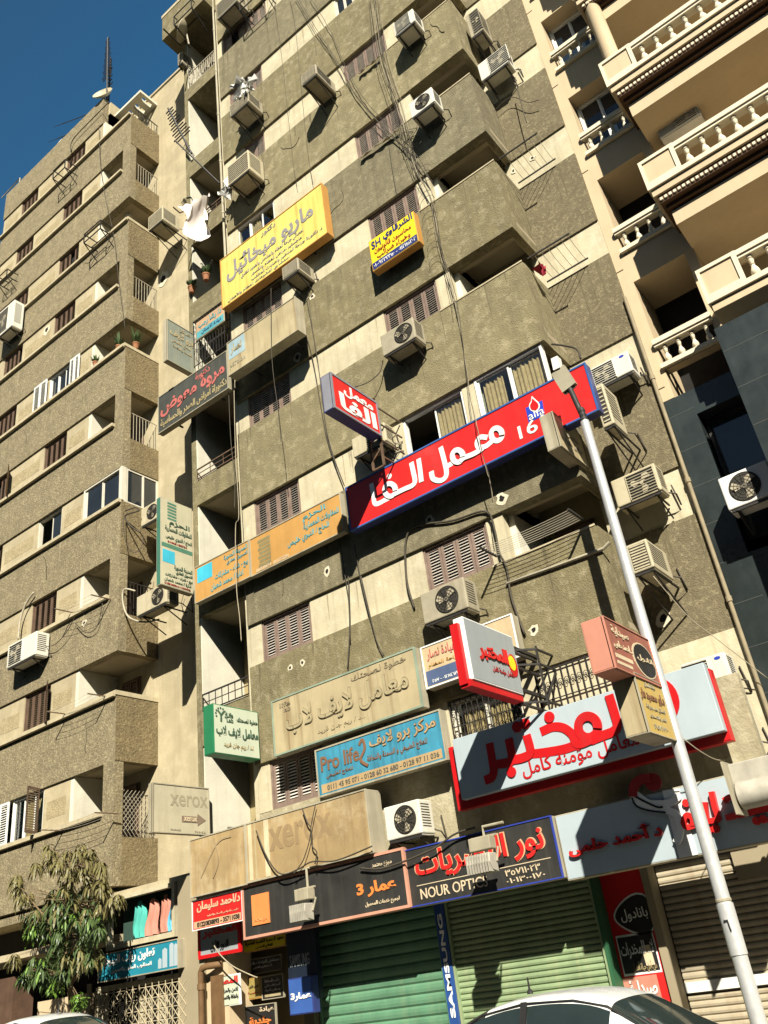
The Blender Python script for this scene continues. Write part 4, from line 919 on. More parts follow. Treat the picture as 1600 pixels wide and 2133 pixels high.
railing(blk, -5.95, -4.42, LIN[7] - .93, LIN[7] - .05, .0, WPAINT, 14, True); railing(blk, -14.05, -12.62, 22.35, 22.6, .05, RUST, 4)
# ------------------------------------------------------------------ air conditioners
AG = 'outdoor air conditioner units on the walls'
def ac(label, n, tl, tr, br, bl, Yf, d=.32, kind='round', m=None, wallY=None, fan=.68, logo=False, rot=0, rm=None, brk=True):
    x0, x1, z0, z1 = rect(n, tl, tr, br, bl, Yf); m = m or ACB
    wy = wallY if wallY is not None else 0.
    t = thing('air_conditioner', label, 'air conditioner', ((x0 + x1) / 2, Yf + d, z0), AG)
    bx(x0, x1, Yf, Yf + d, z0, z1).build('casing', m, t, bevel=.02)
    w_, h = x1 - x0, z1 - z0
    MB().box(x0 + .02, x1 - .02, Yf + .03, Yf + d - .03, z0 - .02, z0 + .002).build('base_tray', m, t)
    if kind in ('round', 'square'):
        r = min(h * .4, w_ * .3); cx, cz = x0 + fan * w_, (z0 + z1) / 2
        mb = MB(); mb.lathe([(r * 1.06, 0), (r * 1.06, .012), (r, .012), (r * .98, .003), (.01, .002)], (cx, Yf + .001, cz), 28, (0, -1, 0))
        if kind == 'square':
            mb = MB().box(cx - r * 1.15, cx + r * 1.15, Yf - .008, Yf + .001, cz - h * .43, cz + h * .43)
        mb.build('fan_recess', ACD, t)
        f = MB()
        for q in range(3):
            a = q * 2.094 + .4
            f.add([(cx, Yf - .012, cz), (cx + r * .9 * math.cos(a), Yf - .013, cz + r * .9 * math.sin(a)), (cx + r * .95 * math.cos(a + .45), Yf - .018, cz + r * .95 * math.sin(a + .45)), (cx + r * .7 * math.cos(a + .9), Yf - .02, cz + r * .7 * math.sin(a + .9))], [(0, 1, 2, 3)])
        f.lathe([(r * .17, 0), (r * .15, .015)], (cx, Yf - .01, cz), 12, (0, -1, 0)); f.build('fan_blades', ACF, t)
        gr = MB(); gm = m if kind == 'square' else DSTEEL
        if kind == 'round':
            for q in range(1, 5): gr.tube([(cx + r * q / 4.2 * math.cos(a), Yf - .026, cz + r * q / 4.2 * math.sin(a)) for a in [2 * math.pi * i / 20 for i in range(21)]], .0035, 4, cap=False)
            for q in range(8): a = q * math.pi / 8; gr.tube([(cx - r * math.cos(a), Yf - .024, cz - r * math.sin(a)), (cx + r * math.cos(a), Yf - .024, cz + r * math.sin(a))], .0035, 4)
        else:
            for q in range(9): zq = cz - h * .4 + h * .8 * q / 8; gr.bar((cx - r * 1.15, Yf - .022, zq), (cx + r * 1.15, Yf - .022, zq), .008)
            gr.box(cx - r * 1.2, cx - r * 1.13, Yf - .02, Yf, cz - h * .45, cz + h * .45).box(cx + r * 1.13, cx + r * 1.2, Yf - .02, Yf, cz - h * .45, cz + h * .45)
        gr.build('grille', rm or gm, t)
    else:
        gr = MB()
        for q in range(9): zq = z0 + h * (.12 + .76 * q / 8); gr.box(x0 + .05, x1 - .05, Yf - .012, Yf + .002, zq - .012, zq + .012)
        gr.build('louvre', m, t)
        MB().box(x0 + .04, x1 - .04, Yf - .003, Yf + .01, z0 + h * .08, z0 + h * .92).build('front_recess', ACD, t)
    sv = MB()
    for q in range(9): zq = z0 + h * (.2 + .65 * q / 8); sv.box(x1 - .002, x1 + .004, Yf + .05, Yf + d * .75, zq, zq + h * .03)
    sv.build('side_vent', ACD, t)
    if logo:
        lg = MB(); disc(lg, (x0 + .82 * w_, z0 + h * .85), .05, lambda u, v, e: (u, Yf - e, v), 0, .004, 14, .5); lg.build('badge', BLUE, t)
    if brk:
        b = MB()
        for x in (x0 + .15 * w_, x1 - .15 * w_):
            b.bar((x, Yf + .0, z0 - .035), (x, wy, z0 - .035), .028); b.bar((x, Yf + .08, z0 - .05), (x, wy, z0 - .05 - (wy - Yf) * .4), .022)
        b.bar((x0 + .05 * w_, Yf + .03, z0 - .035), (x1 - .05 * w_, Yf + .03, z0 - .035), .035); b.build('bracket', DSTEEL, t)
        p = MB(); p.tube([(x1 - .06, Yf + d - .04, z0 + .1), (x1 + .1, Yf + d + .02, z0 + .02), (x1 + .08, wy - .03, z0 - .12), (x1 + .02, wy - .02, z0 + .3)], .014, 5); p.build('hose', CABLE, t)
    return t
ac('white unit with a shaded dark grille beside ornate white balcony railings', 3, (338, 150), (452, 60), (490, 118), (360, 215), -.62, .45, 'square', ACW, fan=.45)
ac('white unit with big round grille over a tangle of black wires', 3, (440, 632), (572, 525), (602, 612), (455, 712), -.62, .4, 'round', ACW, fan=.55)
ac('grimy unit with a round fan below shutters, right of the blank beige sign box', 7, (412, 290), (595, 182), (642, 292), (428, 412), -.55, .4, 'round', ACG)
ac('rust streaked unit with round fan beside a thick black hose, over the navy edged sign', 13, (440, 122), (752, 22), (818, 240), (470, 345), -.55, .4, 'round', ACG, fan=.58)
ac('old box unit jutting from the blank cream band below the roof cables', 2, (800, 465), (890, 388), (905, 450), (810, 510), -.95, .8, 'window', ACG, brk=True)
ac('box unit wrapped in white plastic bags beside the narrow shutters', 2, (360, 655), (468, 562), (505, 612), (385, 685), -.8, .6, 'window', ACG)
ac('large box unit on a wire frame at the left edge of the brown front', 2, (345, 1015), (468, 925), (510, 1020), (375, 1105), -.75, .6, 'window', ACB)
ac('small box unit under the foot of the large yellow sign', 2, (682, 1635), (770, 1562), (805, 1625), (700, 1690), -.65, .6, 'window', ACG)
ac('pale unit half hidden behind the small red projecting sign', 7, (230, 920), (420, 820), (470, 940), (255, 1000), -.4, .35, 'square', ACB)
ac('clean white unit with a blue fan hub above the optician sign', 13, (170, 1712), (428, 1655), (465, 1915), (200, 1950), -.6, .38, 'round', ACW, fan=.58)
ac('white unit with a square grille beside a balcony wall, high on the set back section', 3, (852, 395), (1012, 280), (1050, 368), (882, 490), .5, .38, 'square', ACW, SB, fan=.72)
ac('dark framed unit seen from below, squeezed beside the topmost balcony', 3, (778, 90), (845, 60), (905, 180), (815, 220), .3, .5, 'square', ACG, SB)
ac('white unit in a broken out wall niche above the end of the long red sign', 8, (525, 485), (742, 382), (790, 500), (562, 598), .55, .38, 'square', ACW, SB, fan=.28, logo=True)
ac('boxy grey unit fixed behind the right end of the long red sign', 8, (552, 592), (600, 572), (665, 820), (575, 860), -.1, .6, 'window', ACB, SB)
ac('white unit with a barred square grille right of the street lamp', 8, (645, 1162), (908, 1066), (962, 1228), (682, 1325), .45, .38, 'square', ACB, SB, fan=.64)
ac('beige unit turned sideways on the balcony side, behind the street lamp', 8, (745, 1560), (870, 1510), (900, 1690), (770, 1740), -.1, .85, 'window', ACB, SB)
ac('white unit with blue badge above the red end of the large grey sign', 14, (952, 652), (1280, 560), (1338, 770), (1000, 860), .5, .38, 'square', ACW, SB, fan=.3, logo=True)
ac('tall white unit with coiled pipes behind the end of the large red backed sign', 14, (1120, 915), (1395, 845), (1500, 1240), (1235, 1310), .45, .4, 'square', ACW, SB, fan=.3)
ac('white unit with concentric round grille on the dark green stone', 8, (1295, 1140), (1600, 1050), (1660, 1240), (1350, 1345), .5, .4, 'round', WPAINT, 1.1, fan=.45, logo=False)
ac('white unit with a dark grille standing on the second peach balcony', 4, (912, 735), (1165, 600), (1185, 690), (935, 845), 1.0, .4, 'square', WPAINT, 1.6, fan=.68, brk=False)
ac('white unit with a bent bracket on the left block beside long shutters', 11, (62, 500), (240, 440), (290, 590), (48, 660), -.5, .4, 'square', ACW, fan=.3)
ac('beige unit with a round fan on the short side wall of the left block', 11, (1040, 70), (1230, 120), (1232, 265), (985, 240), .0, .4, 'round', ACB, .8, fan=.72)
ac('unit with looping black hoses below the corner glazing', 5, (860, 1300), (955, 1320), (955, 1440), (850, 1400), .3, .35, 'round', ACB, .9)
ac('cream unit at the left edge of the picture on the left block', 5, (-20, 150), (55, 115), (105, 215), (0, 270), -.55, .4, 'square', ACW, fan=.3)
ac('old box unit at the corner of a left block balcony, over the cream wall', 1, (885, 1335), (960, 1262), (1010, 1310), (910, 1385), .1, .7, 'window', ACB, 1.2)
ac('unit hanging at the left edge of the topmost landing against the sky', 1, (1075, 335), (1100, 310), (1108, 375), (1078, 395), -.2, .4, 'window', ACG)
ac('dark unit under the top balcony of the brown block', 1, (1300, 10), (1430, -60), (1440, 20), (1320, 90), -.7, .5, 'window', ACG)
# empty brackets
def cage(label, n, p, Y, w_, d, h):
    c = P3(n, p, 0); t = thing('iron_bracket', label, 'bracket', c, 'empty air conditioner brackets'); mb = MB()
    for z in (0, h): 
        mb.bar((c.x, -.0, c.z + z), (c.x, -d, c.z + z), .03).bar((c.x + w_, 0, c.z + z), (c.x + w_, -d, c.z + z), .03).bar((c.x, -d, c.z + z), (c.x + w_, -d, c.z + z), .03).bar((c.x, -d * .5, c.z), (c.x + w_, -d * .5, c.z), .025)
    for x in (0, w_): mb.bar((c.x + x, -d, c.z), (c.x + x, -d, c.z + h), .03).bar((c.x + x, -d, c.z), (c.x + x, 0, c.z - .5), .025)
    mb.build('frame', DSTEEL, t); return t
cage('empty iron bracket under the topmost shutters of the left block', 1, (405, 1140), 0, .75, .6, .45)
cage('empty iron bracket below a left block corner balcony', 1, (600, 1530), 0, .9, .6, .4)
cage('small empty iron bracket at the far left of the left block', 1, (60, 1760), 0, .6, .5, .35)
cage('empty iron bracket near the top left of the brown block', 1, (1150, 240), 0, .9, .7, .5)
cage('empty iron bracket under the topmost long shutters of the brown block', 2, (520, 150), 0, 1.0, .6, .4)
# ------------------------------------------------------------------ street lamp and its signs
LX, LY = -3.68, -1.18
lamp = thing('street_lamp', 'tall silver street lamp on the pavement in front of the shops', 'street lamp', (LX, LY, GZ + .14))
ztop = onY(8, (478, 815), LY)[1]; zc = onY(18, (1235, 1010), LY)[1]
pl = MB().tube([(LX, LY, GZ + .14), (LX, LY, zc - .55)], .096, 20, .092); pl.tube([(LX, LY, zc - .55), (LX, LY, zc)], .103, 20, .103); pl.tube([(LX, LY, zc), (LX, LY, ztop)], .088, 20, .07)
pl.build('pole', STEEL, lamp, smooth=True)
text(lamp, '\u0666', lambda u, v, d: (LX - .03 + u, LY - .104 - d, zc - .3 + v), 0, .06, 0, .13, BLK, bold=.01)
for z_, r_ in ((zc - 1.9, .094), (zc + .02, .09)): MB().lathe([(r_, 0), (r_ + .006, .005), (r_ + .006, .03), (r_, .035)], (LX, LY, z_), 20).build('joint', ACG, lamp)
hx = onY(8, (400, 610), LY)
MB().tube([(LX, LY, ztop), (LX - .01, LY, ztop + .12), (hx[0], LY - .0, hx[1])], .045, 10).build('arm', DSTEEL, lamp, smooth=True)
MB().lathe([(.05, 0), (.06, .04), (.05, .08), (.06, .12), (.05, .16), (.06, .2), (.045, .26)], (LX, LY, ztop), 12).build('collar', DSTEEL, lamp)
a, b = Vector((hx[0], LY, hx[1])), P3(8, (330, 500), LY)
MB().bar(a, b, .26, .09).build('lamp_head', OLDS, lamp); MB().bar(b, P3(8, (315, 430), LY), .12, .14).build('lamp_bracket', WPAINT, lamp)
MB().bar(a + Vector((0, -.0, -.052)), (a + b) / 2 + Vector((0, 0, -.052)), .2, .01).build('lens', ACD, lamp)
def polesign(label, n, tl, tr, br, bl, th, face, side, end):
    s = blade('pole_sign', label, n, tl, tr, br, bl, LY - .08, th, face, side, end, None, .012, side, group='signs on the lamp post')
    return s
s = blade('projecting_sign', 'weathered grey box sign below the right end of the long red sign', 8, (298, 752), (470, 905), (515, 1095), (330, 945), .25, .24, OLD, OLDS, OLDS, .9, .012, OLDS)
s.tx('معمل', .3, .8, .5, .75, OLDS, bold=.01); s.tx('تحاليل طبية', .25, .85, .25, .42, OLDS, bold=0)
s = polesign('faded pink pharmacy box sign on the street lamp pole', 14, (365, 315), (700, 448), (805, 820), (480, 690), .3, flat('faded_red_face', (.3, .11, .075), .5, .2), PINKS, PINKS)
s.tx('صيدلية', .12, .48, .68, .9, CRLT, bold=.02); s.tx('د. احمد حلمى', .1, .5, .42, .6, CRLT, bold=.02)
ovl = [(.74 * s.w + .26 * s.w * math.cos(a), .44 * s.h + .36 * s.h * math.sin(a)) for a in [2 * math.pi * i / 20 for i in range(20)]]
ovl = [(min(u, s.w * .98), v) for u, v in ovl]
MB().prism(ovl, s.fn, 0, .006).build('emblem_outline', CRLT, s.t); MB().prism([((u - .74 * s.w) * .9 + .745 * s.w, (v - .44 * s.h) * .92 + .44 * s.h) for u, v in ovl], s.fn, 0, .01).build('emblem', BLK, s.t)
s.tx('بانادول', .56, .95, .38, .52, CRLT, lift=.012, bold=.01); s.patch(.08, .44, .24, .32, CRLT); s.patch(.08, .4, .12, .18, CRLT)
s = polesign('ochre yellow box sign under the pink one on the street lamp pole', 14, (592, 680), (818, 835), (912, 1245), (705, 1128), .3, flat('ochre_face', (.5, .35, .1), .6, .1, .3), OLDS, OLD)
s.tx('عيادة اسنان', .3, .7, .8, .9, OLDS); s.tx('د.ابو محمود دار', .06, .94, .55, .76, BRNT, bold=.04); s.tx('اخصائي طب وجراحة', .15, .85, .4, .5, OLDS); s.tx('الفم والاسنان', .2, .8, .26, .34, OLDS); s.tx('٣٥٧٢٠٣٠', .25, .75, .1, .18, OLDS)
# ------------------------------------------------------------------ pipes
def pipe(label, x, Y, z0, z1, r, m, step=2.2):
    t = thing('drain_pipe', label, 'pipe', (x, Y, z0)); MB().tube([(x, Y, z0), (x, Y, z1)], r, 10).build('pipe', m, t, smooth=True)
    z = z0 + .6
    while z < z1: MB().lathe([(r * 1.35, 0), (r * 1.35, .09)], (x, Y, z), 10).build('collar', m, t); z += step
    return t
pipe('long pale drain pipe down the seam between the brown and the peach block', XE + .02, SB - .05, 3.4, 12.6, .036, PIPE)
pipe('thin grey drain pipe down the left edge of the brown front', XL - .06, -.12, 18.8, 33, .035, OLDS)
pipe('slim drain pipe beside the landings of the brown block', XS - .08, .3, 3.3, 9.5, .05, PIPE)
# ------------------------------------------------------------------ cables
def sag(a, b, s, n=14): return [a.lerp(b, i / n) + Vector((0, 0, -s * 4 * (i / n) * (1 - i / n))) for i in range(n + 1)]
def cable(label, n, pts, Y=-.12, r=.011, m=None, jit=0., name='cable', group='loose cables on the walls'):
    P = [P3(n, p, Y if not isinstance(Y, (list, tuple)) else Y[i]) for i, p in enumerate(pts)]
    out = []
    for i in range(len(P) - 1):
        g = lambda k: P[max(0, min(len(P) - 1, k))]
        for j in range(6):
            q = j / 6; a_, b_, c_, d_ = g(i - 1), g(i), g(i + 1), g(i + 2)
            out.append(.5 * (2 * b_ + (c_ - a_) * q + (2 * a_ - 5 * b_ + 4 * c_ - d_) * q * q + (3 * b_ - a_ - 3 * c_ + d_) * q ** 3) + Vector((rnd.uniform(-jit, jit), rnd.uniform(-jit, jit), 0)))
    out.append(P[-1]); mb = MB().tube(out, r, 5)
    if label is None: return mb
    return tag(mb.build(name, m or CABLE, smooth='all'), label, 'cable', group)
t = thing('cable_bundle', 'long bundle of tangled cables hanging down the brown front past two white units', 'cable', P3(3, (480, 900), -.1))
base = [(250, -40), (300, 330), (385, 600), (450, 850), (500, 1030), (590, 1210), (640, 1480), (700, 1700), (740, 1900), (800, 2305), (855, 2535), (895, 2745), (925, 2895), (945, 3045)]
for i in range(8):
    o1, o2 = rnd.uniform(-75, 75), rnd.uniform(-26, 26)
    pts = [(x + o1 * (1 - k / 10) + o2 * (.3 + .7 * math.sin(k * 1.3 + i)), y) for k, (x, y) in enumerate(base[:(14 if i < 2 else 9 if i < 5 else 5)])]
    cable(None, 3, pts, [(-.14 - .04 * (i % 3)) if y < 2400 else -.62 for x, y in pts], .0045 + .002 * (i % 2), jit=.007).build('strand', CABLE if i % 3 else CABLEW, t, smooth='all')
for i in range(6):
    c = P3(3, (450 + rnd.uniform(-30, 60), 830 + rnd.uniform(-30, 60)), -.2); r = rnd.uniform(.12, .28)
    MB().tube([(c.x + r * math.cos(q) * rnd.uniform(.8, 1.1), c.y + .05 * math.sin(q * 2), c.z + r * .8 * math.sin(q)) for q in [k * .45 for k in range(15)]], .006, 4).build('coil', CABLE, t, smooth='all')
for i in range(7):
    c = P3(3, (530 + i * 12, 1050 + i * 90), -.14); r = rnd.uniform(.12, .24)
    MB().tube([(c.x + r * math.cos(q), c.y, c.z + r * math.sin(q)) for q in [k * .4 for k in range(9)]], .005, 4).build('coil', CABLE, t, smooth='all')
t = thing('cable_bundle', 'few thin cables slanting over the upper right shutters of the brown front', 'cable', P3(2, (1000, 340), -.1))
for dx, e in ((0, 0), (14, 6), (90, 40)):
    cable(None, 2, [(770 + dx, -20), (900 + dx, 200), (1020 + e, 370), (1130 + e, 570), (1290 + e, 760), (1460 + e, 930), (1590, 1090)], -.14, .008, jit=.01).build('strand', CABLE, t, smooth='all')
t = thing('cable_bundle', 'pair of slack wires crossing the clean cream bands left of the red sign', 'cable', P3(6, (1100, 900), -.1))
cable(None, 6, [(950, 180), (1020, 420), (1080, 760), (1120, 950), (1210, 1190)], -.1, .01).build('strand', CABLE, t, smooth='all')
cable(None, 6, [(985, 60), (1050, 420), (1110, 880), (1215, 1200)], -.1, .01).build('strand', CABLE, t, smooth='all')
cable(None, 6, [(1190, 1550), (1215, 1720), (1240, 1900), (1250, 2140)], -.12, .01).build('strand', CABLE, t, smooth='all')
cable(None, 6, [(1275, 1550), (1310, 1750), (1360, 1960), (1410, 2140)], -.12, .01).build('strand', CABLE, t, smooth='all')
cable(None, 12, [(1430, 0), (1490, 260), (1545, 480), (1600, 590)], -.12, .011).build('strand', CABLE, t, smooth='all')
cable(None, 12, [(1335, 0), (1345, 380), (1330, 690)], -.12, .011).build('strand', CABLE, t, smooth='all')
cable('pair of black wires looping from the round fan unit to the small red sign', 7, [(430, 440), (410, 510), (340, 570), (260, 600)], (-.2, -.25, -.4, -.6), .013)
cable('thick black hose bending over the wall above the barred shutters', 7, [(620, 1940), (575, 1780), (565, 1560), (600, 1460), (690, 1430), (850, 1410), (1020, 1355), (1080, 1380), (1110, 1480), (1135, 1600), (1180, 1700), (1210, 1880), (1290, 2100)], -.1, .022)
cable('wire hanging in front of the landing openings, left of the shutters', 6, [(770, 0), (775, 420), (815, 760), (830, 930)], -.8, .008)
cable('pale wire hanging before the orange patched signboard', 6, [(545, 580), (555, 1000), (575, 1370), (555, 1450), (560, 1800), (580, 2000), (590, 2140)], -.5, .01, CABLEW)
cable('black wire running down the landing strip beside the dark signboard', 6, [(512, 590), (525, 900), (550, 1160), (548, 1340)], -.3, .01)
cable('slack cable strung along the top edge of the shop signs', 16, [(735, 520), (800, 690), (880, 830), (960, 885), (1090, 840), (1200, 780), (1400, 770), (1700, 650)], -.72, .013)
cable('cable dangling over the faint printed name', 16, [(1120, 340), (1160, 450), (1190, 500), (1200, 640), (1235, 690), (1240, 720), (1225, 800)], -.72, .012)
cable('drooping wire over the rust stained signboard, left of its twin', 16, [(1230, 300), (1195, 470), (1180, 600), (1130, 760), (1080, 840), (1050, 880)], -.72, .01)
cable('black cable bundle crossing from the optician sign to the white unit', 17, [(0, 740), (150, 745), (330, 690), (450, 640), (560, 590), (700, 490), (850, 440)], -.62, .016)
cable('thin wire from the ochre pole sign to the wall', 14, [(920, 1160), (1100, 1300), (1250, 1365), (1400, 1320)], (-1.1, -.8, -.2, .6), .008, CABLEW)
cable('long thin wire slanting across the set back wall to the dark pipe', 14, [(750, 0), (1000, 290), (1200, 450), (1600, 760)], (-.1, .2, .5, .9), .007, CABLEW)
cable('stray wires below the barred unit on the set back wall', 3, [(1085, 470), (1120, 620), (1155, 745)], .7, .012)
cable('loop of wire over the set back wall beside a balcony', 3, [(960, 670), (1060, 590), (1160, 620), (1230, 605)], .9, .01)
cable('black hoses over the corner of the long red sign', 8, [(290, 340), (370, 350), (440, 370), (465, 430)], (-.1, -.2, -.3, -.3), .02)
cable('pale hose curling down the left block side wall', 11, [(1000, 110), (920, 100), (910, 190), (950, 300), (1060, 340), (1180, 320)], (.1, .05, .05, .1, .2, .4), .025, LROD)
cable('black hose loops below the corner glazing of the left block', 5, [(760, 1350), (820, 1330), (840, 1350), (760, 1380), (790, 1440), (850, 1480)], (-.05, .1, .1, .0, .1, .2), .022)
cable('wire drooping below the corner glazing to the next balcony', 5, [(750, 1370), (755, 1500), (790, 1590), (850, 1590), (870, 1500)], (-.08, -.08, .1, .25, .3), .01)
cable('taut cable slanting over the top corner of the left block', 1, [(660, 620), (540, 740), (440, 850), (430, 920)], -.15, .02)
cable('slack wire down the top storeys of the left block', 1, [(600, 760), (610, 1000), (640, 1200), (690, 1430), (720, 1700), (760, 2000)], -.12, .011)
cable('pale taped hose rising to the wall hole of the left block', 11, [(135, 470), (150, 330), (190, 210), (250, 120)], -.15, .03, LROD)
cable('sagging wires from the balcony ledge to the bent bracket', 11, [(310, 520), (400, 510), (490, 420), (550, 310)], -.2, .01)
cable('loop of wire under the balcony ledge of the left block', 11, [(560, 350), (640, 420), (720, 370), (760, 200)], -.14, .01)
cable('wire hanging down the cream wall under the tall beige sign', 5, [(1115, 1850), (1100, 1920), (1130, 1990)], 1.1, .008)
cable('white wire strung before the name plates', 16, [(385, 1480), (440, 1560), (540, 1650), (680, 1720), (745, 1745)], -.4, .012, CABLEW)
cable('thin wire hanging down the top storeys near the box unit in bags', 2, [(640, 0), (680, 270), (725, 670), (760, 1000), (782, 1130)], -.1, .006)
cable('second thin wire down the cream bands beside the box unit', 2, [(740, 0), (775, 200), (840, 860), (880, 1120)], -.1, .006)
cable('thin wire down the front beside the blank beige sign box', 2, [(845, 1600), (850, 1760), (885, 2060), (900, 2150)], -.1, .006)
cable('thin wire over the small yellow signboard', 3, [(320, 880), (345, 1050), (370, 1190)], -.1, .006)
# ------------------------------------------------------------------ clothes lines beside the balconies
def lines(label, c0, L_, n, x0, x1, y0, y1, z):
    t = thing('clothes_line', label, 'clothes line', (x0, y0, z), 'clothes lines on balconies')
    MB().bar((x0, y0, z), (x0, y1, z), .035).bar((x1, y0, z + .0), (x1, y1, z + .0), .035).build('arm', DSTEEL, t)
    s_ = MB()
    for i in range(n): y = y0 + (y1 - y0) * (i + .5) / n; s_.tube(sag(Vector((x0, y, z)), Vector((x1, y, z)), .03, 6), .005, 4)
    s_.build('line', LROD, t); return t
for k, lab in ((3, 'clothes line beside the balcony with the black opening'), (4, 'clothes line at the side of the balcony under the round grilled unit')):
    z = LIN[k] - .9
    t = thing('clothes_line', lab, 'clothes line', (XR, .4, z), 'clothes lines on balconies')
    MB().bar((XR + .05, .15, z + .1), (XR + 1.0, .15, z + .1), .026).bar((XR + .05, .95, z + .02), (XR + 1.0, .95, z + .02), .026).build('arm', DSTEEL, t)
    s_ = MB()
    for i in range(6): x = XR + .2 + i * .15; s_.tube(sag(Vector((x, .15, z + .1)), Vector((x, .95, z + .02)), .04, 5), .006, 4)
    s_.build('line', LROD, t)
lines('long clothes line in front of the balcony under the red sign', 0, 0, 7, -6.2, -4.5, -.7, -.15, LIN[1] - .85)
t = thing('clothes_line', 'bent iron rod rail under the balcony behind the street lamp', 'clothes line', (-5.5, -.1, 7.5), 'clothes lines on balconies')
MB().tube([P3(8, (15, 1790), -.1), P3(8, (300, 1690), -.1), P3(8, (600, 1580), -.1), P3(8, (640, 1540), -.1)], .03, 7).build('rod', OLDS, t)
for lab, p in (('iron clothes line arms on a lower left block balcony', ((450, 255), (560, 275), (790, 170), (830, 175))), ('two iron clothes line arms below the black corner balcony', ((350, 1010), (515, 1025), (680, 870), (815, 895))), ('iron clothes line arms over the tree', ((360, 1885), (480, 1885), (730, 1755), (880, 1760)))):
    a_, b_ = P3(11, p[1], -.02), P3(11, p[3], -.02)
    t = thing('clothes_line', lab, 'clothes line', a_, 'clothes lines on balconies')
    MB().bar(a_, a_ + Vector((-.05, -.6, 0)), .025).bar(b_, b_ + Vector((-.05, -.6, 0)), .025).build('arm', RUST, t)
    s_ = MB()
    for i in range(4): o = Vector((-.05 * (i + 1) / 4, -.6 * (i + 1) / 4, 0)); s_.tube(sag(a_ + o, b_ + o, .05, 6), .004, 4)
    s_.build('line', LROD, t)
# ------------------------------------------------------------------ laundry
SHEET = mat('laundry_white', (.7, .62, .55), .85, .06, 5)
t = thing('laundry_sheet', 'white sheet billowing from a landing of the brown block', 'laundry', P3(1, (1200, 1150), -.3))
nx, ny = 16, 20; v = []
a_, b_, c_, d_ = P3(1, (1075, 1250), -1.1), P3(1, (1268, 1165), -.12), P3(1, (1270, 1360), -.3), P3(1, (1120, 1400), -.9)
for j in range(ny + 1):
    for i in range(nx + 1):
        u, q = i / nx, j / ny
        top = a_.lerp(b_, u) + Vector((0, 0, -.16 * math.sin(math.pi * u))); bot = d_.lerp(c_, u) + Vector((0, 0, -.45 * math.sin(math.pi * min(1, u * 1.1))))
        p = top.lerp(bot, q); p.y += .17 * math.sin(u * 9 + q * 2.2) * (.35 + q) + .05 * math.sin(u * 23 + q * 4); p.x += .12 * math.sin(q * 5 + u * 3); p.z += .05 * math.sin(u * 11); v.append(p)
MB().add(v, [(j * (nx + 1) + i, j * (nx + 1) + i + 1, (j + 1) * (nx + 1) + i + 1, (j + 1) * (nx + 1) + i) for j in range(ny) for i in range(nx)]).build('sheet', SHEET, t, smooth='all', fix=False)
MB().tube([P3(1, (1050, 1255), -1.2), P3(1, (1090, 1290), -.9), P3(1, (1240, 1230), .1)], .02, 6).build('rod', RUST, t)
def rags(label, n, p, Y, m, k=9, r=.22, name='plastic_bag', cat='bag'):
    c = P3(n, p, Y); mb = MB(); q = random.Random(k + int(p[0]))
    for i in range(k):
        o = c + Vector((q.uniform(-r, r), q.uniform(-r * .5, r * .5), q.uniform(-r, r))); s_ = q.uniform(.08, .2)
        pts = [o + Vector((q.gauss(0, s_), q.gauss(0, s_ * .6), q.gauss(0, s_))) for _ in range(5)]
        mb.add(pts, [(0, 1, 2), (0, 2, 3), (0, 3, 4), (1, 2, 4), (1, 3, 4)])
    return tag(mb.build(name, m, fix=False), label, cat)
rags('torn white plastic bags stuffed behind the wrapped box unit', 2, (450, 560), -.7, WPAINT, 26, .45); rags('white rags tied under the large box unit', 2, (360, 1130), -.5, WPAINT, 12, .18)
rags('small red cloth pegged on a balcony clothes line', 3, (1240, 1640), .4, flat('crimson_cloth', (.35, .02, .04), .8), 3, .04, 'cloth', 'laundry')
for lab, p0, p1 in (('white curtain strip hanging from the upper right shutters', (150, 960), (385, 790)), ('short white cloth strip below the topmost right shutters', (140, 450), (270, 345))):
    a_, b_ = P3(3, p0, -.1), P3(3, p1, -.1); mb = MB(); v = []
    for i in range(13):
        p = a_.lerp(b_, i / 12); w_ = .07 + .04 * math.sin(i * 2.1); v += [p + Vector((0, .02 * math.sin(i), 0)), p + Vector((.02, -.08, -w_))]
    tag(mb.add(v, [(2 * i, 2 * i + 1, 2 * i + 3, 2 * i + 2) for i in range(12)]).build('cloth_strip', SHEET, fix=False), lab, 'laundry')
# ------------------------------------------------------------------ pots and plants
POT = mat('terracotta', (.3, .13, .06), .85, .15, 6); LEAFP = mat('pot_leaf', (.06, .1, .03), .6, .3, 12)
def potplant(label, c, h=.4, r=.09, k=40, bloom=None):
    t = thing('potted_plant', label, 'plant', c, 'potted plants on balconies'); c = Vector(c)
    MB().lathe([(r * .7, 0), (r, .18), (r * 1.12, .18), (r * 1.12, .22)], c, 12).build('flowerpot', POT, t, smooth=True)
    mb = MB(); q = random.Random(int(c.x * 100))
    for i in range(k):
        a_ = q.uniform(0, 6.28); l = q.uniform(.3, 1) * h; o = c + Vector((0, 0, .22)); e = o + Vector((math.cos(a_) * l * .6, math.sin(a_) * l * .5, q.uniform(.1, 1) * h)); sd = Vector((-math.sin(a_), math.cos(a_), 0)) * .035
        m_ = o.lerp(e, .6); mb.add([o, m_ + sd, e, m_ - sd], [(0, 1, 2, 3)])
    mb.build('foliage', LEAFP, t, fix=False)
    if bloom:
        mb = MB()
        for i in range(14): e = c + Vector((q.gauss(0, .14), q.gauss(0, .1), .22 + h * q.uniform(.5, 1))); mb.lathe([(.005, 0), (.03, .015), (.005, .03)], e, 5)
        mb.build('bloom', bloom, t)
potplant('potted plant with white blooms on a landing parapet', P3(1, (1250, 1700), .0) + Vector((0, 0, -.0)), .4, .11, 50, WPAINT)
potplant('smaller bushy plant in a clay pot at the landing corner', P3(1, (1162, 1775), .0), .34, .1, 50)
zc_ = LJ[6] - 1.02
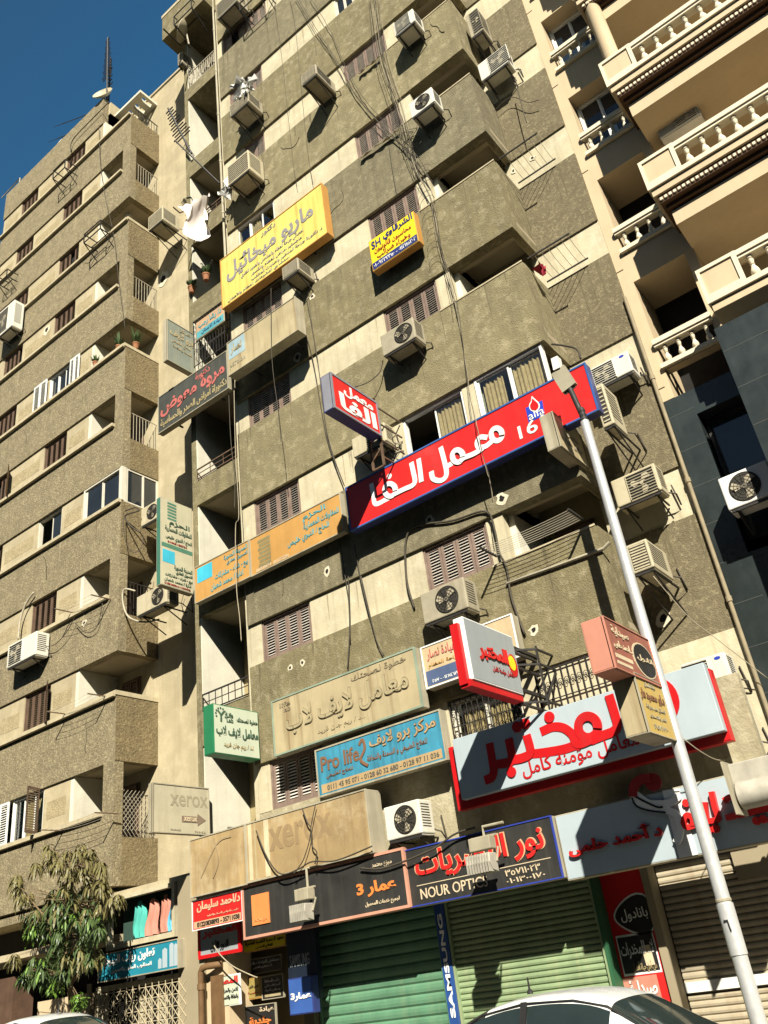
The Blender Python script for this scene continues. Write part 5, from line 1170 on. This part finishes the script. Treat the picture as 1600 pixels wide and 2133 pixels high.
potplant('spindly plant on the open corner balcony ledge of the left block', (-17.05, .35, zc_), .55, .1, 26); potplant('trailing plant at the front of the open corner balcony', (-17.5, .05, zc_), .5, .09, 30)
potplant('dry plant at the left end of the open corner balcony', (-18.6, -.0, zc_), .35, .08, 24)
# ------------------------------------------------------------------ roof antennas and dishes
def antenna(label, base, h, n, L_, tilt=(0, 0), axis=(1, 0, 0)):
    t = thing('tv_antenna', label, 'antenna', base, 'rooftop antennas'); b_ = Vector(base); top = b_ + Vector((tilt[0], tilt[1], h))
    MB().tube([b_, top], .035, 6).build('mast', DSTEEL, t); mb = MB(); ax = Vector(axis)
    for i in range(n): c = b_.lerp(top, .35 + .65 * i / n); l = L_ * (.35 + .65 * (1 - i / n)) * (1 if i % 2 else .8); mb.tube([c - ax * l, c + ax * l + Vector((0, 0, .05))], .022, 4)
    mb.build('element', DSTEEL, t); return t
zr = LR + .1
antenna('tall mast antenna on the corner of the left roof', (-18.8, .1, zr - .1), 4.2, 14, .34, (-.15, 0)); antenna('slender second mast beside the tall roof antenna', (-19.05, .35, zr - .1), 3.2, 8, .24)
t = antenna('spread roof antenna far along the left roof edge', (-22.0, .6, zr), 1.5, 4, .2)
mb = MB()
for d0, d1 in (((-1.0, 0, 1.9), (.9, -.2, .5)), ((-.7, 0, 2.6), (1.1, 0, 1.5))):
    a_, b_ = Vector((-22, .6, zr)) + Vector(d0), Vector((-22, .6, zr)) + Vector(d1); mb.tube([a_, b_], .02, 5)
    for i in range(6): c = a_.lerp(b_, i / 5.5); mb.tube([c + Vector((-.25, -.25, -.25)), c + Vector((.25, .25, .25))], .012, 4)
mb.build('boom', DSTEEL, t)
t = thing('pole', 'thin bent pole on the far left roof corner', 'pole', (-25.4, .3, zr)); MB().tube([(-25.2, .3, zr - .6), (-25.2, .3, zr + 1.0), (-26.6, .3, zr + .9)], .025, 5).build('rod', LROD, t)
antenna('yagi antenna leaning out of a landing opening of the brown block', P3(1, (1160, 930), -.1), 2.2, 12, .4, (-.5, -.5))
t = thing('iron_rod', 'long iron rod slanting across two landings of the brown block', 'rod', P3(1, (1330, 1110), -.1), 'iron rods on the brown block'); MB().tube([P3(1, (1060, 850), -1.0), P3(1, (1330, 1110), -.1)], .025, 6).build('rod', DSTEEL, t)
for lab, p, q in (('upper of two iron rods against the sky', (1060, 150), (1130, 240)), ('lower of two iron rods against the sky', (990, 175), (1100, 280))):
    t = thing('iron_rod', lab, 'rod', P3(1, q, -.4), 'iron rods on the brown block'); MB().tube([P3(1, p, -1.2), P3(1, q, -.4)], .03, 6).build('rod', DSTEEL, t)
def dish(label, c, r, d):
    t = thing('satellite_dish', label, 'satellite dish', c, 'satellite dishes'); c = Vector(c)
    MB().lathe([(.02, 0), (r * .5, .04), (r * .85, .12), (r, .18), (r * .98, .2), (r * .5, .06), (.02, .02)], c, 22, d).build('reflector', ACB, t, smooth=True)
    MB().tube([c, c + Vector((0, .1, -r * 1.3))], .03, 6).build('stand', LROD, t)
dish('large pale satellite dish on the corner of the left roof', (-18.95, .1, zr + .2), .42, (.35, -.85, .3)); dish('small satellite dish behind the far left roof edge', (-22.1, .4, zr + .2), .4, (-.3, -.8, .5)); dish('satellite dish in the iron bracket near the top of the brown block', P3(1, (1130, 200), -.4), .4, (-.6, -.7, .4))
# ------------------------------------------------------------------ flood lights over the shop signs
FLT = mat('floodlight_casting', (.4, .37, .3), .6, .15, 6, streak=.4)
def flood(label, n, top, c, Y, w_=.3):
    p = P3(n, c, Y); a_ = P3(n, top, Y + .05)
    t = thing('floodlight', label, 'floodlight', a_, 'floodlights over the shop signs')
    MB().box(p.x - w_ / 2, p.x + w_ / 2, p.y - .16, p.y + .02, p.z - .02, p.z + .16).build('driver_box', ACG, t, bevel=.01)
    hd = MB(); pr = [(-.2, -.0), (-.17, -.14), (-.06, -.22), (.06, -.2), (.06, 0)]
    v = [(p.x + sx * w_ * .56, p.y - .06 + yy, p.z - .14 + zz_) for sx in (-1, 1) for zz_, yy in pr]; m_ = len(pr)
    hd.add(v, [tuple(range(m_)), tuple(range(2 * m_ - 1, m_ - 1, -1))] + [(i, i + m_, (i + 1) % m_ + m_, (i + 1) % m_) for i in range(m_)]); hd.build('housing', FLT, t, bevel=.012)
    fn_ = MB()
    for i in range(9): x = p.x - w_ * .5 + w_ * i / 8; fn_.box(x - .004, x + .004, p.y - .3, p.y - .05, p.z - .33, p.z - .08)
    fn_.build('cooling_fin', FLT, t)
    MB().bar((p.x - w_ * .6, p.y, p.z), (p.x - w_ * .6, p.y - .1, p.z - .2), .02).bar((p.x + w_ * .6, p.y, p.z), (p.x + w_ * .6, p.y - .1, p.z - .2), .02).bar((p.x - w_ * .6, p.y, p.z + .17), (p.x + w_ * .6, p.y, p.z + .17), .03).build('bracket', OLDS, t)
    MB().tube([a_, (p.x, p.y + .02, a_.z), (p.x, p.y + .02, p.z + .15)], .022, 7).build('arm', OLDS, t)
    return t
flood('grey finned floodlight hanging before the black sign with the orange square', 16, (1180, 830), (1165, 1090), -1.0)
flood('white floodlight on a bent arm before the optician sign', 17, (1060, 400), (930, 600), -1.1, .36)
p = P3(18, (1480, 190), -.95); t = thing('floodlight', 'cream drum floodlight at the right end of the pharmacy sign', 'floodlight', p, 'floodlights over the shop signs')
MB().lathe([(.13, 0), (.165, .02), (.165, .62), (.13, .64)], (p.x - .16, p.y, p.z), 22, (1, 0, 0)).build('housing', FLT, t, smooth=True)
MB().box(p.x - .2, p.x + .5, p.y - .02, p.y + .2, p.z + .14, p.z + .4).build('driver_box', FLT, t, bevel=.015)
MB().box(p.x - .2, p.x - .17, p.y - .22, p.y + .2, p.z - .22, p.z + .42).build('bracket', OLDS, t); MB().tube([(p.x + .3, p.y + .1, p.z + .4), (p.x + .45, p.y + .2, p.z + .6), (p.x + .5, -.2, p.z + .62)], .02, 6).build('arm', DSTEEL, t)
flood('floodlight above the raised red lettering, hidden by the lamp post', 18, (1000, 20), (700, -90), -.9, .2) if 0 else None
# ------------------------------------------------------------------ left shop front
TL = lambda p, Y=0.: onY(15, p, Y)
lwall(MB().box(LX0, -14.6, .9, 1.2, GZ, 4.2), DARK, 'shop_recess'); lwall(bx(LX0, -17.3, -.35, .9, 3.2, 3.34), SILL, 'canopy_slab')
lwall(bx(LX0, -17.2, -.04, .9, 4.02, 4.19), STUL, 'lintel'); lwall(bx(-17.2, -14.45, -.05, .6, 4.0, 4.12), SILL, 'lintel'); 
xp = TL((1500, 1500), -.1)[0]; lwall(bx(xp, xp + .75, -.15, .9, GZ, 4.05), PEACHD, 'pier')
lwall(MB().box(-21.4, -20.6, -.02, .5, GZ, 2.9), mat('wood_planks', (.09, .05, .03), .8, .3, 3), 'wooden_door'); lwall(MB().box(-20.1, -18.2, .3, .5, GZ, 2.3), PEACH, 'low_wall')
win = thing('display_window', 'shop window of hanging coloured cloths above the turquoise sign', 'window', (-16, -.1, 3.0))
wx0, wx1, wz0, wz1 = TL((900, 1300), -.1)[0], TL((1465, 1300), -.1)[0], 3.05, 3.98
MB().box(wx0, wx1, -.14, .0, wz0 - .05, wz0 + .05).box(wx0, wx1, -.14, 0, wz1 - .05, wz1 + .03).box(wx1 - .08, wx1, -.139, 0, wz0 + .05, wz1 - .05).box(wx0, wx0 + .06, -.139, 0, wz0 + .05, wz1 - .05).build('window_frame', CREAM, win)
for lab, cx, wd, c in (('turquoise cloth hanging in the shop window', 1155, 95, (.07, .4, .33)), ('salmon pink cloth hanging in the shop window', 1270, 110, (.55, .22, .16)), ('coral cloth at the right of the shop window', 1375, 80, (.5, .2, .14)), ('sky blue cloth at the window edge', 1435, 40, (.1, .38, .55))):
    c0 = TL((cx, 1380), .05)[0]; wm = wd * .0048; v = []; nn = 14
    for j in range(6):
        for i in range(nn + 1): u = i / nn; v.append((c0 + (u - .5) * wm * (.55 + .45 * (j / 5) ** .5) + .03 * math.sin(j * 1.3), .08 + (.03 + .05 * j / 5) * math.sin(i * 1.1 + j * .35 + cx), wz1 - .12 - (wz1 - wz0 - .22) * j / 5 - .22 * abs(u - .5) * (1 - j / 6)))
    tag(MB().add(v, [(j * (nn + 1) + i, j * (nn + 1) + i + 1, (j + 1) * (nn + 1) + i + 1, (j + 1) * (nn + 1) + i) for j in range(5) for i in range(nn)]).build('hanging_cloth', flat('cloth_%d' % cx, c, .85), smooth='all', fix=False), lab, 'cloth', 'cloths in the shop window')
bx(wx0, wx1, .3, .35, wz0, wz1).build('backing', mat('shop_green_dim', (.03, .06, .045), .8), win)
lat = thing('window_grille', 'cream lattice grille over the grocery window below the turquoise sign', 'grille', (-16, -.1, GZ))
gx0, gx1, gz0, gz1 = TL((800, 1900), -.15)[0], TL((1510, 1900), -.15)[0], .6, 2.35
mb = MB(); d_ = .2; nxx = int((gx1 - gx0) / d_); nz = int((gz1 - gz0) / d_)
for i in range(nxx + 1):
    x = gx0 + i * d_
    mb.bar((x, -.15, gz0), (x, -.15, gz1), .012)
    for j in range(nz):
        z = gz0 + j * d_
        mb.bar((x, -.155, z), (x + d_, -.155, z + d_), .011).bar((x, -.16, z + d_), (x + d_, -.16, z), .011)
for j in range(nz + 1): mb.bar((gx0, -.15, gz0 + j * d_), (gx1, -.15, gz0 + j * d_), .012)
mb.build('lattice', flat('cream_iron', (.5, .42, .27), .6), lat)
gf = MB().box(gx0, gx0 + .1, -.13, .1, gz0, gz1)
for x in (gx0 + (gx1 - gx0) * .52, gx0 + (gx1 - gx0) * .72, gx1 - .14): gf.box(x, x + .12, -.12, .1, gz0, gz1 - .3)
gf.box(gx0 + .1, gx1, -.121, .1, gz1 - .1, gz1); gf.build('window_frame', CREAM, lat)
bx(gx0, gx1, .12, .2, GZ, gz1).build('backing', DARK, lat)
pipe('short pale pipe beside the lattice grille', TL((740, 2000), -.2)[0], -.2, GZ, TL((740, 1800), -.2)[1], .05, PIPE)
# ------------------------------------------------------------------ mango tree
BARK = mat('bark', (.2, .14, .075), .9, .2, 6, .8, 25)
LG = mat('mango_leaf', (.06, .095, .028), .45, .35, 9, spec=.5); LBR = mat('bronze_leaf', (.15, .13, .045), .5, .3, 9, spec=.5); LBG = mat('fresh_leaf', (.12, .22, .03), .45, .25, 9, spec=.5)
TY = -1.2
tree = thing('mango_tree', 'young mango tree with drooping bronze tipped leaves before the left block', 'tree', P3(15, (590, 2130), TY))
tr = MB(); q = random.Random(5)
b0, b1, b2 = P3(15, (600, 2000), TY), P3(15, (580, 1800), TY), P3(15, (640, 1740), TY)
g0 = Vector((b0.x, TY, GZ + .14)); tr.tube([g0, b0, b1], .075, 8, .05).tube([b1, b2, P3(15, (720, 1600), TY + .2), P3(15, (760, 1300), TY + .2)], .045, 7, .02)
tr.tube([b1, P3(15, (540, 1500), TY), P3(15, (580, 1100), TY), P3(15, (650, 750), TY)], .05, 7, .012).tube([P3(15, (545, 1480), TY), P3(15, (380, 1250), TY - .2), P3(15, (180, 1000), TY - .1)], .03, 6, .01)
clus = []
def scatter(cx, cy, rx, ry, n, k):
    for i in range(n):
        a_ = q.uniform(0, 6.28); r = math.sqrt(q.random()); clus.append(((cx + rx * r * math.cos(a_), cy + ry * r * math.sin(a_)), TY + q.uniform(-.65, .65), k))
scatter(640, 860, 220, 170, 30, 'b'); scatter(430, 760, 60, 110, 7, 'b'); scatter(680, 700, 110, 60, 6, 'b'); scatter(620, 1120, 270, 150, 40, 'm'); scatter(560, 1330, 320, 130, 42, 'g'); scatter(400, 1640, 190, 110, 22, 'g'); scatter(680, 1560, 160, 110, 14, 'm'); scatter(150, 950, 70, 50, 6, 'b'); scatter(210, 1060, 40, 60, 4, 'b')
scatter(300, 800, 30, 30, 2, 'b'); scatter(960, 1080, 60, 40, 4, 'b'); scatter(900, 1190, 50, 30, 4, 'g'); scatter(850, 960, 60, 80, 6, 'b'); scatter(130, 1560, 40, 20, 2, 'b'); scatter(470, 1850, 50, 50, 4, 'f'); scatter(650, 1940, 55, 50, 5, 'f'); scatter(260, 1350, 40, 50, 4, 'f'); scatter(240, 1720, 60, 60, 5, 'g'); scatter(280, 1230, 50, 60, 4, 'm')
mbs = {'g': MB(), 'b': MB(), 'f': MB()}
axis = [P3(15, (560, 1700), TY), P3(15, (580, 1400), TY), P3(15, (600, 1100), TY), P3(15, (640, 800), TY)]
for (p, Y, k) in clus:
    c = P3(15, p, Y); m_ = min(axis, key=lambda a_: (a_ - c).length); tr.tube([m_.lerp(c, .1), m_.lerp(c, .6) + Vector((0, 0, -.03)), c], .008, 4, .004)
    for i in range(q.randint(15, 22)):
        kk = k if k in 'gbf' else ('b' if q.random() < .4 else 'g')
        if k == 'g' and q.random() < .12: kk = 'f'
        a_ = q.uniform(0, 6.28); L_ = q.uniform(.16, .27); wd = L_ * .085; dr = q.uniform(.55, 1.15) if k != 'f' else q.uniform(.1, .9)
        o = Vector((math.cos(a_), math.sin(a_), 0)); sd = Vector((-math.sin(a_), math.cos(a_), q.uniform(-.5, .5))) * wd
        p0 = c + Vector((0, 0, q.uniform(-.08, .06))); p1 = p0 + o * L_ * .4 + Vector((0, 0, L_ * (.12 - .35 * dr))); p2 = p1 + o * L_ * .25 + Vector((0, 0, -L_ * .5 * dr)); p3 = p2 + o * .06 * L_ + Vector((0, 0, -L_ * .35 * dr))
        mbs[kk].add([p0, p1 + sd, p1 - sd, p2 + sd * .9, p2 - sd * .9, p3], [(0, 1, 2), (1, 3, 4, 2), (3, 5, 4)])
tr.build('trunk', BARK, tree, smooth=True)
build2('crown', [(mbs['g'], LG), (mbs['b'], LBR), (mbs['f'], LBG)], tree)
# ------------------------------------------------------------------ cars
CARP = mat('car_white_paint', (.78, .78, .74), .25, .02, 3, coat=.6); CARG = glass('car_glass', (.02, .03, .028), .03); TYRE = mat('tyre_rubber', (.02, .02, .02), .85); CHR = mat('chrome', (.6, .6, .58), .2, .05, 5, metal=.9)
def car(label, x, y, flip=False, k=1.):
    """Saloon along X; body lofted from cross sections, then glass, wheels and trim."""
    t = thing('parked_car', label, 'car', (x, y, GZ), 'cars parked along the kerb')
    sg_ = -1 if flip else 1
    # stations: (x, half width at belt, belt z, roof z, half roof width)
    st = [(-2.2, .62, .62, .66, .5), (-2.1, .76, .82, .86, .66), (-1.55, .83, .92, .97, .72), (-1.0, .85, .94, 1.26, .62), (-.62, .85, .94, 1.4, .58), (-.1, .85, .93, 1.46, .59), (.45, .85, .92, 1.44, .58), (.8, .85, .91, 1.36, .58), (1.3, .85, .9, 1.06, .66), (1.5, .84, .89, .94, .72), (2.05, .78, .76, .8, .66), (2.2, .66, .6, .64, .55)]
    def sec(s_):
        x_, wb, zb, zr_, wr = s_
        pr = [(wb * .93, .22), (wb, .4), (wb * 1.01, .6 if zb > .62 else zb - .1), (wb * .985, zb), (wr + (wb - wr) * .5 if zr_ - zb > .1 else wr * 1.05, (zb + zr_) / 2), (wr, zr_ - .06 if zr_ - zb > .1 else zr_ - .01), (wr * .82, zr_ - .012), (wr * .45, zr_), (0, zr_ + .006)]
        return [(x_ * sg_ + x, y - a_, GZ + z_ * k) for a_, z_ in pr] + [(x_ * sg_ + x, y + a_, GZ + z_ * k) for a_, z_ in reversed(pr[:-1])]
    S_ = [sec(s_) for s_ in st]; m_ = len(S_[0]); shell = MB(); mi = []
    for i in range(len(S_) - 1):
        for j in range(m_):
            k_ = (j + 1) % m_; shell.add([S_[i][j], S_[i][k_], S_[i + 1][k_], S_[i + 1][j]], [(0, 1, 2, 3)])
            side_glass = j in (3, 4, m_ - 6, m_ - 5) and 3 <= i <= 6
            mi.append(1 if side_glass or (i in (2, 3, 7, 8) and 5 <= j <= m_ - 7) else 0)
    for e in (0, -1): shell.add(S_[e], [tuple(range(m_))]); mi.append(0)
    me = bpy.data.meshes.new('shell'); me.from_pydata(shell.v, [], shell.f); me.materials.append(CARP); me.materials.append(CARG); me.polygons.foreach_set('material_index', mi)
    b = bmesh.new(); b.from_mesh(me); bmesh.ops.remove_doubles(b, verts=b.verts, dist=.0005); bmesh.ops.recalc_face_normals(b, faces=b.faces); b.to_mesh(me); b.free()
    tmp = bpy.data.objects.new('shell', me); COL.objects.link(tmp); tmp.modifiers.new('s', 'SUBSURF').levels = 2
    bpy.context.view_layer.update(); ev = tmp.evaluated_get(bpy.context.evaluated_depsgraph_get()); em = ev.to_mesh()
    vv = [tuple(v.co) for v in em.vertices]; ff = [(tuple(p.vertices), p.material_index) for p in em.polygons]; ev.to_mesh_clear(); bpy.data.objects.remove(tmp)
    for kk, nm, mm in ((0, 'body', CARP), (1, 'window_glass', CARG)):
        q_ = MB(); q_.v = vv; q_.f = [f_ for f_, a_ in ff if a_ == kk]; o = q_.build(nm, mm, t, smooth='all', fix=False)
        b = bmesh.new(); b.from_mesh(o.data); bmesh.ops.delete(b, geom=[v for v in b.verts if not v.link_faces], context='VERTS'); b.to_mesh(o.data); b.free()
    tr_ = MB()
    for s2_ in (-1, 1):
        roofline = [(x_ * sg_ + x, y + s2_ * (wr + .006), GZ + (zr_ - .05) * k) for x_, wb, zb, zr_, wr in st[3:9]]
        tr_.tube([(a_, b_ , c_ - .02) for a_, b_, c_ in roofline], .01, 5)
        for i in (5,): x_, wb, zb, zr_, wr = st[i]; tr_.bar((x_ * sg_ + x, y + s2_ * (wb + .004), GZ + zb * k), (x_ * sg_ + x, y + s2_ * (wr + .012), GZ + (zr_ - .06) * k), .07, .02)
    tr_.build('window_trim', BLK, t)
    for wx in (-1.32, 1.34):
        for s2_ in (-1, 1):
            w_ = MB().lathe([(.2, -.1), (.31, -.09), (.32, 0), (.31, .09), (.2, .1)], (x + wx, y + s2_ * .74, GZ + .32), 22, (0, 1, 0)).build('wheel', TYRE, t, smooth=True)
            MB().lathe([(.05, 0), (.2, .01), (.19, .03), (.05, .05)], (x + wx, y + s2_ * .83, GZ + .32), 18, (0, s2_, 0)).build('rim', CHR, w_)
    for s2_ in (-1, 1):
        MB().box(x + sg_ * 2.06 - .06, x + sg_ * 2.06 + .06, y + s2_ * .55 - .14, y + s2_ * .55 + .14, GZ + .62, GZ + .74).build('headlight', CHR, t, bevel=.02)
        MB().box(x - sg_ * 2.14 - .03, x - sg_ * 2.14 + .03, y + s2_ * .58 - .1, y + s2_ * .58 + .1, GZ + .64, GZ + .8).build('tail_light', REDD, t, bevel=.01)
        MB().box(x + sg_ * .98 - .06, x + sg_ * .98 + .06, y + s2_ * .95 - .09, y + s2_ * .95 + .09, GZ + .9, GZ + 1.03).build('wing_mirror', CARP, t, bevel=.03)
    MB().lathe([(.035, 0), (.03, .03), (.012, .05), (.008, .16)], (x - sg_ * .35, y, GZ + 1.45 * k), 10).build('aerial', BLK, t)
    return t
car('white saloon car parked in front of the optician and pharmacy shutters', -5.02, -3.2, False, 1.03)
car('tall white van at the lower left corner, only its roof in view', -14.4, -3.2, True, 1.42)['category'] = 'van'
# ------------------------------------------------------------------ wear of the walls
HOLE = mat('broken_plaster', (.62, .55, .4), .95, .15, 9)
def hole(n, p, Y, r, par=blk):
    c = P3(n, p, Y); q = random.Random(int(p[0] + p[1])); k = 11
    o = [(c.x + r * q.uniform(.6, 1.2) * math.cos(2 * math.pi * i / k), c.z + r * q.uniform(.6, 1.3) * math.sin(2 * math.pi * i / k)) for i in range(k)]
    MB().prism(o, lambda u, v, d: (u, c.y - d, v), -.01, .005).build('broken_patch', HOLE, par)
    MB().prism([(c.x + (a - c.x) * .45, c.z + (b - c.z) * .45) for a, b in o], lambda u, v, d: (u, c.y - d, v), -.01, .009).build('hole', DARK, par)
for a_ in ((6, (1110, 1715), -.06, .11), (12, (905, 680), -.06, .07), (12, (995, 640), -.06, .08), (7, (710, 1405), -.06, .12), (7, (1150, 1275), -.06, .13), (6, (1020, 50), -.06, .1), (6, (930, 420), -.06, .14), (3, (1190, 958), SB + .03, .08), (3, (1075, 1035), SB + .03, .08), (8, (180, 2070), -.06, .1), (8, (965, 2000), SB - .01, .16)): hole(*a_)
for a_ in ((11, (625, 345), -.06, .1), (5, (285, 250), -.01, .22)): hole(*a_, lb)
hole(1, (990, 1690), 1.19, .3, lb)
gl_ = MB().lathe([(.03, 0), (.1, .04), (.13, .12), (.1, .2), (.03, .24)], P3(1, (780, 1330), .4), 12); gl_.build('ceiling_lamp', OLDS, lb, smooth=True)
mb = MB(); zb_ = LJ[1] - 1.55
for i in range(9):
    y0_ = .15 + i * .11
    for s_ in (-1, 1):
        for j_ in range(7): mb.bar((LX1 - .03, y0_, zb_ + j_ * .13), (LX1 - .03, y0_ + .11, zb_ + (j_ + 1) * .13) if s_ > 0 else (LX1 - .03, y0_ - .0 + .11, zb_ + (j_ - 1) * .13), .008)
mb.build('wire_mesh', LROD, lb)
STN = [mat('drip_stain_dark', (.135, .112, .062), .95, .2, 6), mat('drip_stain_soft', (.165, .138, .077), .95, .2, 6)]
STC = mat('band_stain', (.34, .29, .19), .95, .2, 6)
q = random.Random(21)
def drips(x, z, Y, n, par, ms, wmax=.07, lmax=1.1, dx=.5):
    mb = MB()
    for i in range(n):
        x_ = x + q.uniform(-dx, dx); w_ = q.uniform(.015, wmax); l = q.uniform(.25, lmax); pts = []
        for s_ in (-1, 1):
            side = [(x_ + s_ * w_ * (1 - .75 * t_ / 5) * q.uniform(.6, 1.1) * .5, z - l * t_ / 5) for t_ in range(6)]
            pts += side if s_ < 0 else side[::-1]
        mb.prism(pts, lambda u, v, d: (u, Y - d, v), -.01, .0022 + .0004 * i)
    mb.build('drip_stain', q.choice(ms), par)
for k, z in enumerate(LIN[:9]):
    for x in (-12.1, -10.8, -7.7, -6.4): drips(x, z + 2.03, -.06, 2, blk, STN, .06, 1.2, .15)
    drips(-9.2, z + 2.04, -.06, 2, blk, STN, .1, 1.5, 1.2); drips(-5.2, z + 2.04, -.06, 2, blk, STN, .08, 1.2, .7)
    drips(-9.2, z - .01, 0, 3, blk, [STC], .09, .8, 1.3); drips(-3.4, z + 2.04, SB, 3, blk, STN, .09, 1.6, .35)
for o in [o for o in bpy.data.objects if o.name.startswith('air_conditioner')]:
    c = o.location
    if -12 < c.x < -4.5 and 6 < c.z < 30 and c.y < .3: drips(c.x + .1, min(c.z, c.z) - .1, -.06, 2, blk, STN, .05, 1.0, .3) if any(z < c.z - .1 < z + 2.0 and z < c.z - 1.1 for z in LIN) else None
STL = [mat('left_drip_stain', (.165, .133, .075), .95, .2, 6), mat('left_drip_pale', (.33, .275, .165), .95, .2, 6)]
for j in range(0, 9):
    z = LJ[j] + 1.58
    for x in (-24.3, -23, -21.1, -19.9, -18.4): drips(x, z - .06, -.05, 1, lb, STL, .07, .9, .3)
CRK = mat('crack', (.06, .05, .03), .95)
def crack(x, z, Y, n, par, a=-1.2):
    p = Vector((x, z)); pts = [p]
    for i in range(n): a += q.uniform(-.6, .6); p = p + Vector((math.cos(a), math.sin(a))) * q.uniform(.08, .2); pts.append(p)
    mb = MB(); stroke(mb, pts, .012, lambda u, v, d: (u, Y - d, v), -.004, .002, sub=2); mb.build('crack', CRK, par, fix=False)
for x, k in ((-11.5, 1), (-8.4, 4), (-10.2, 5), (-5.0, 5)): crack(x, LIN[k] + q.uniform(1.2, 1.8), -.06, 7, blk)
for x, j in ((-20.6, 3), (-22.4, 5), (-18.2, 1), (-19.4, 7)): crack(x, LJ[j] + 1.3, -.05, 6, lb)
crack(-13.2, 16.2, ys - .03, 6, blk, -.4)
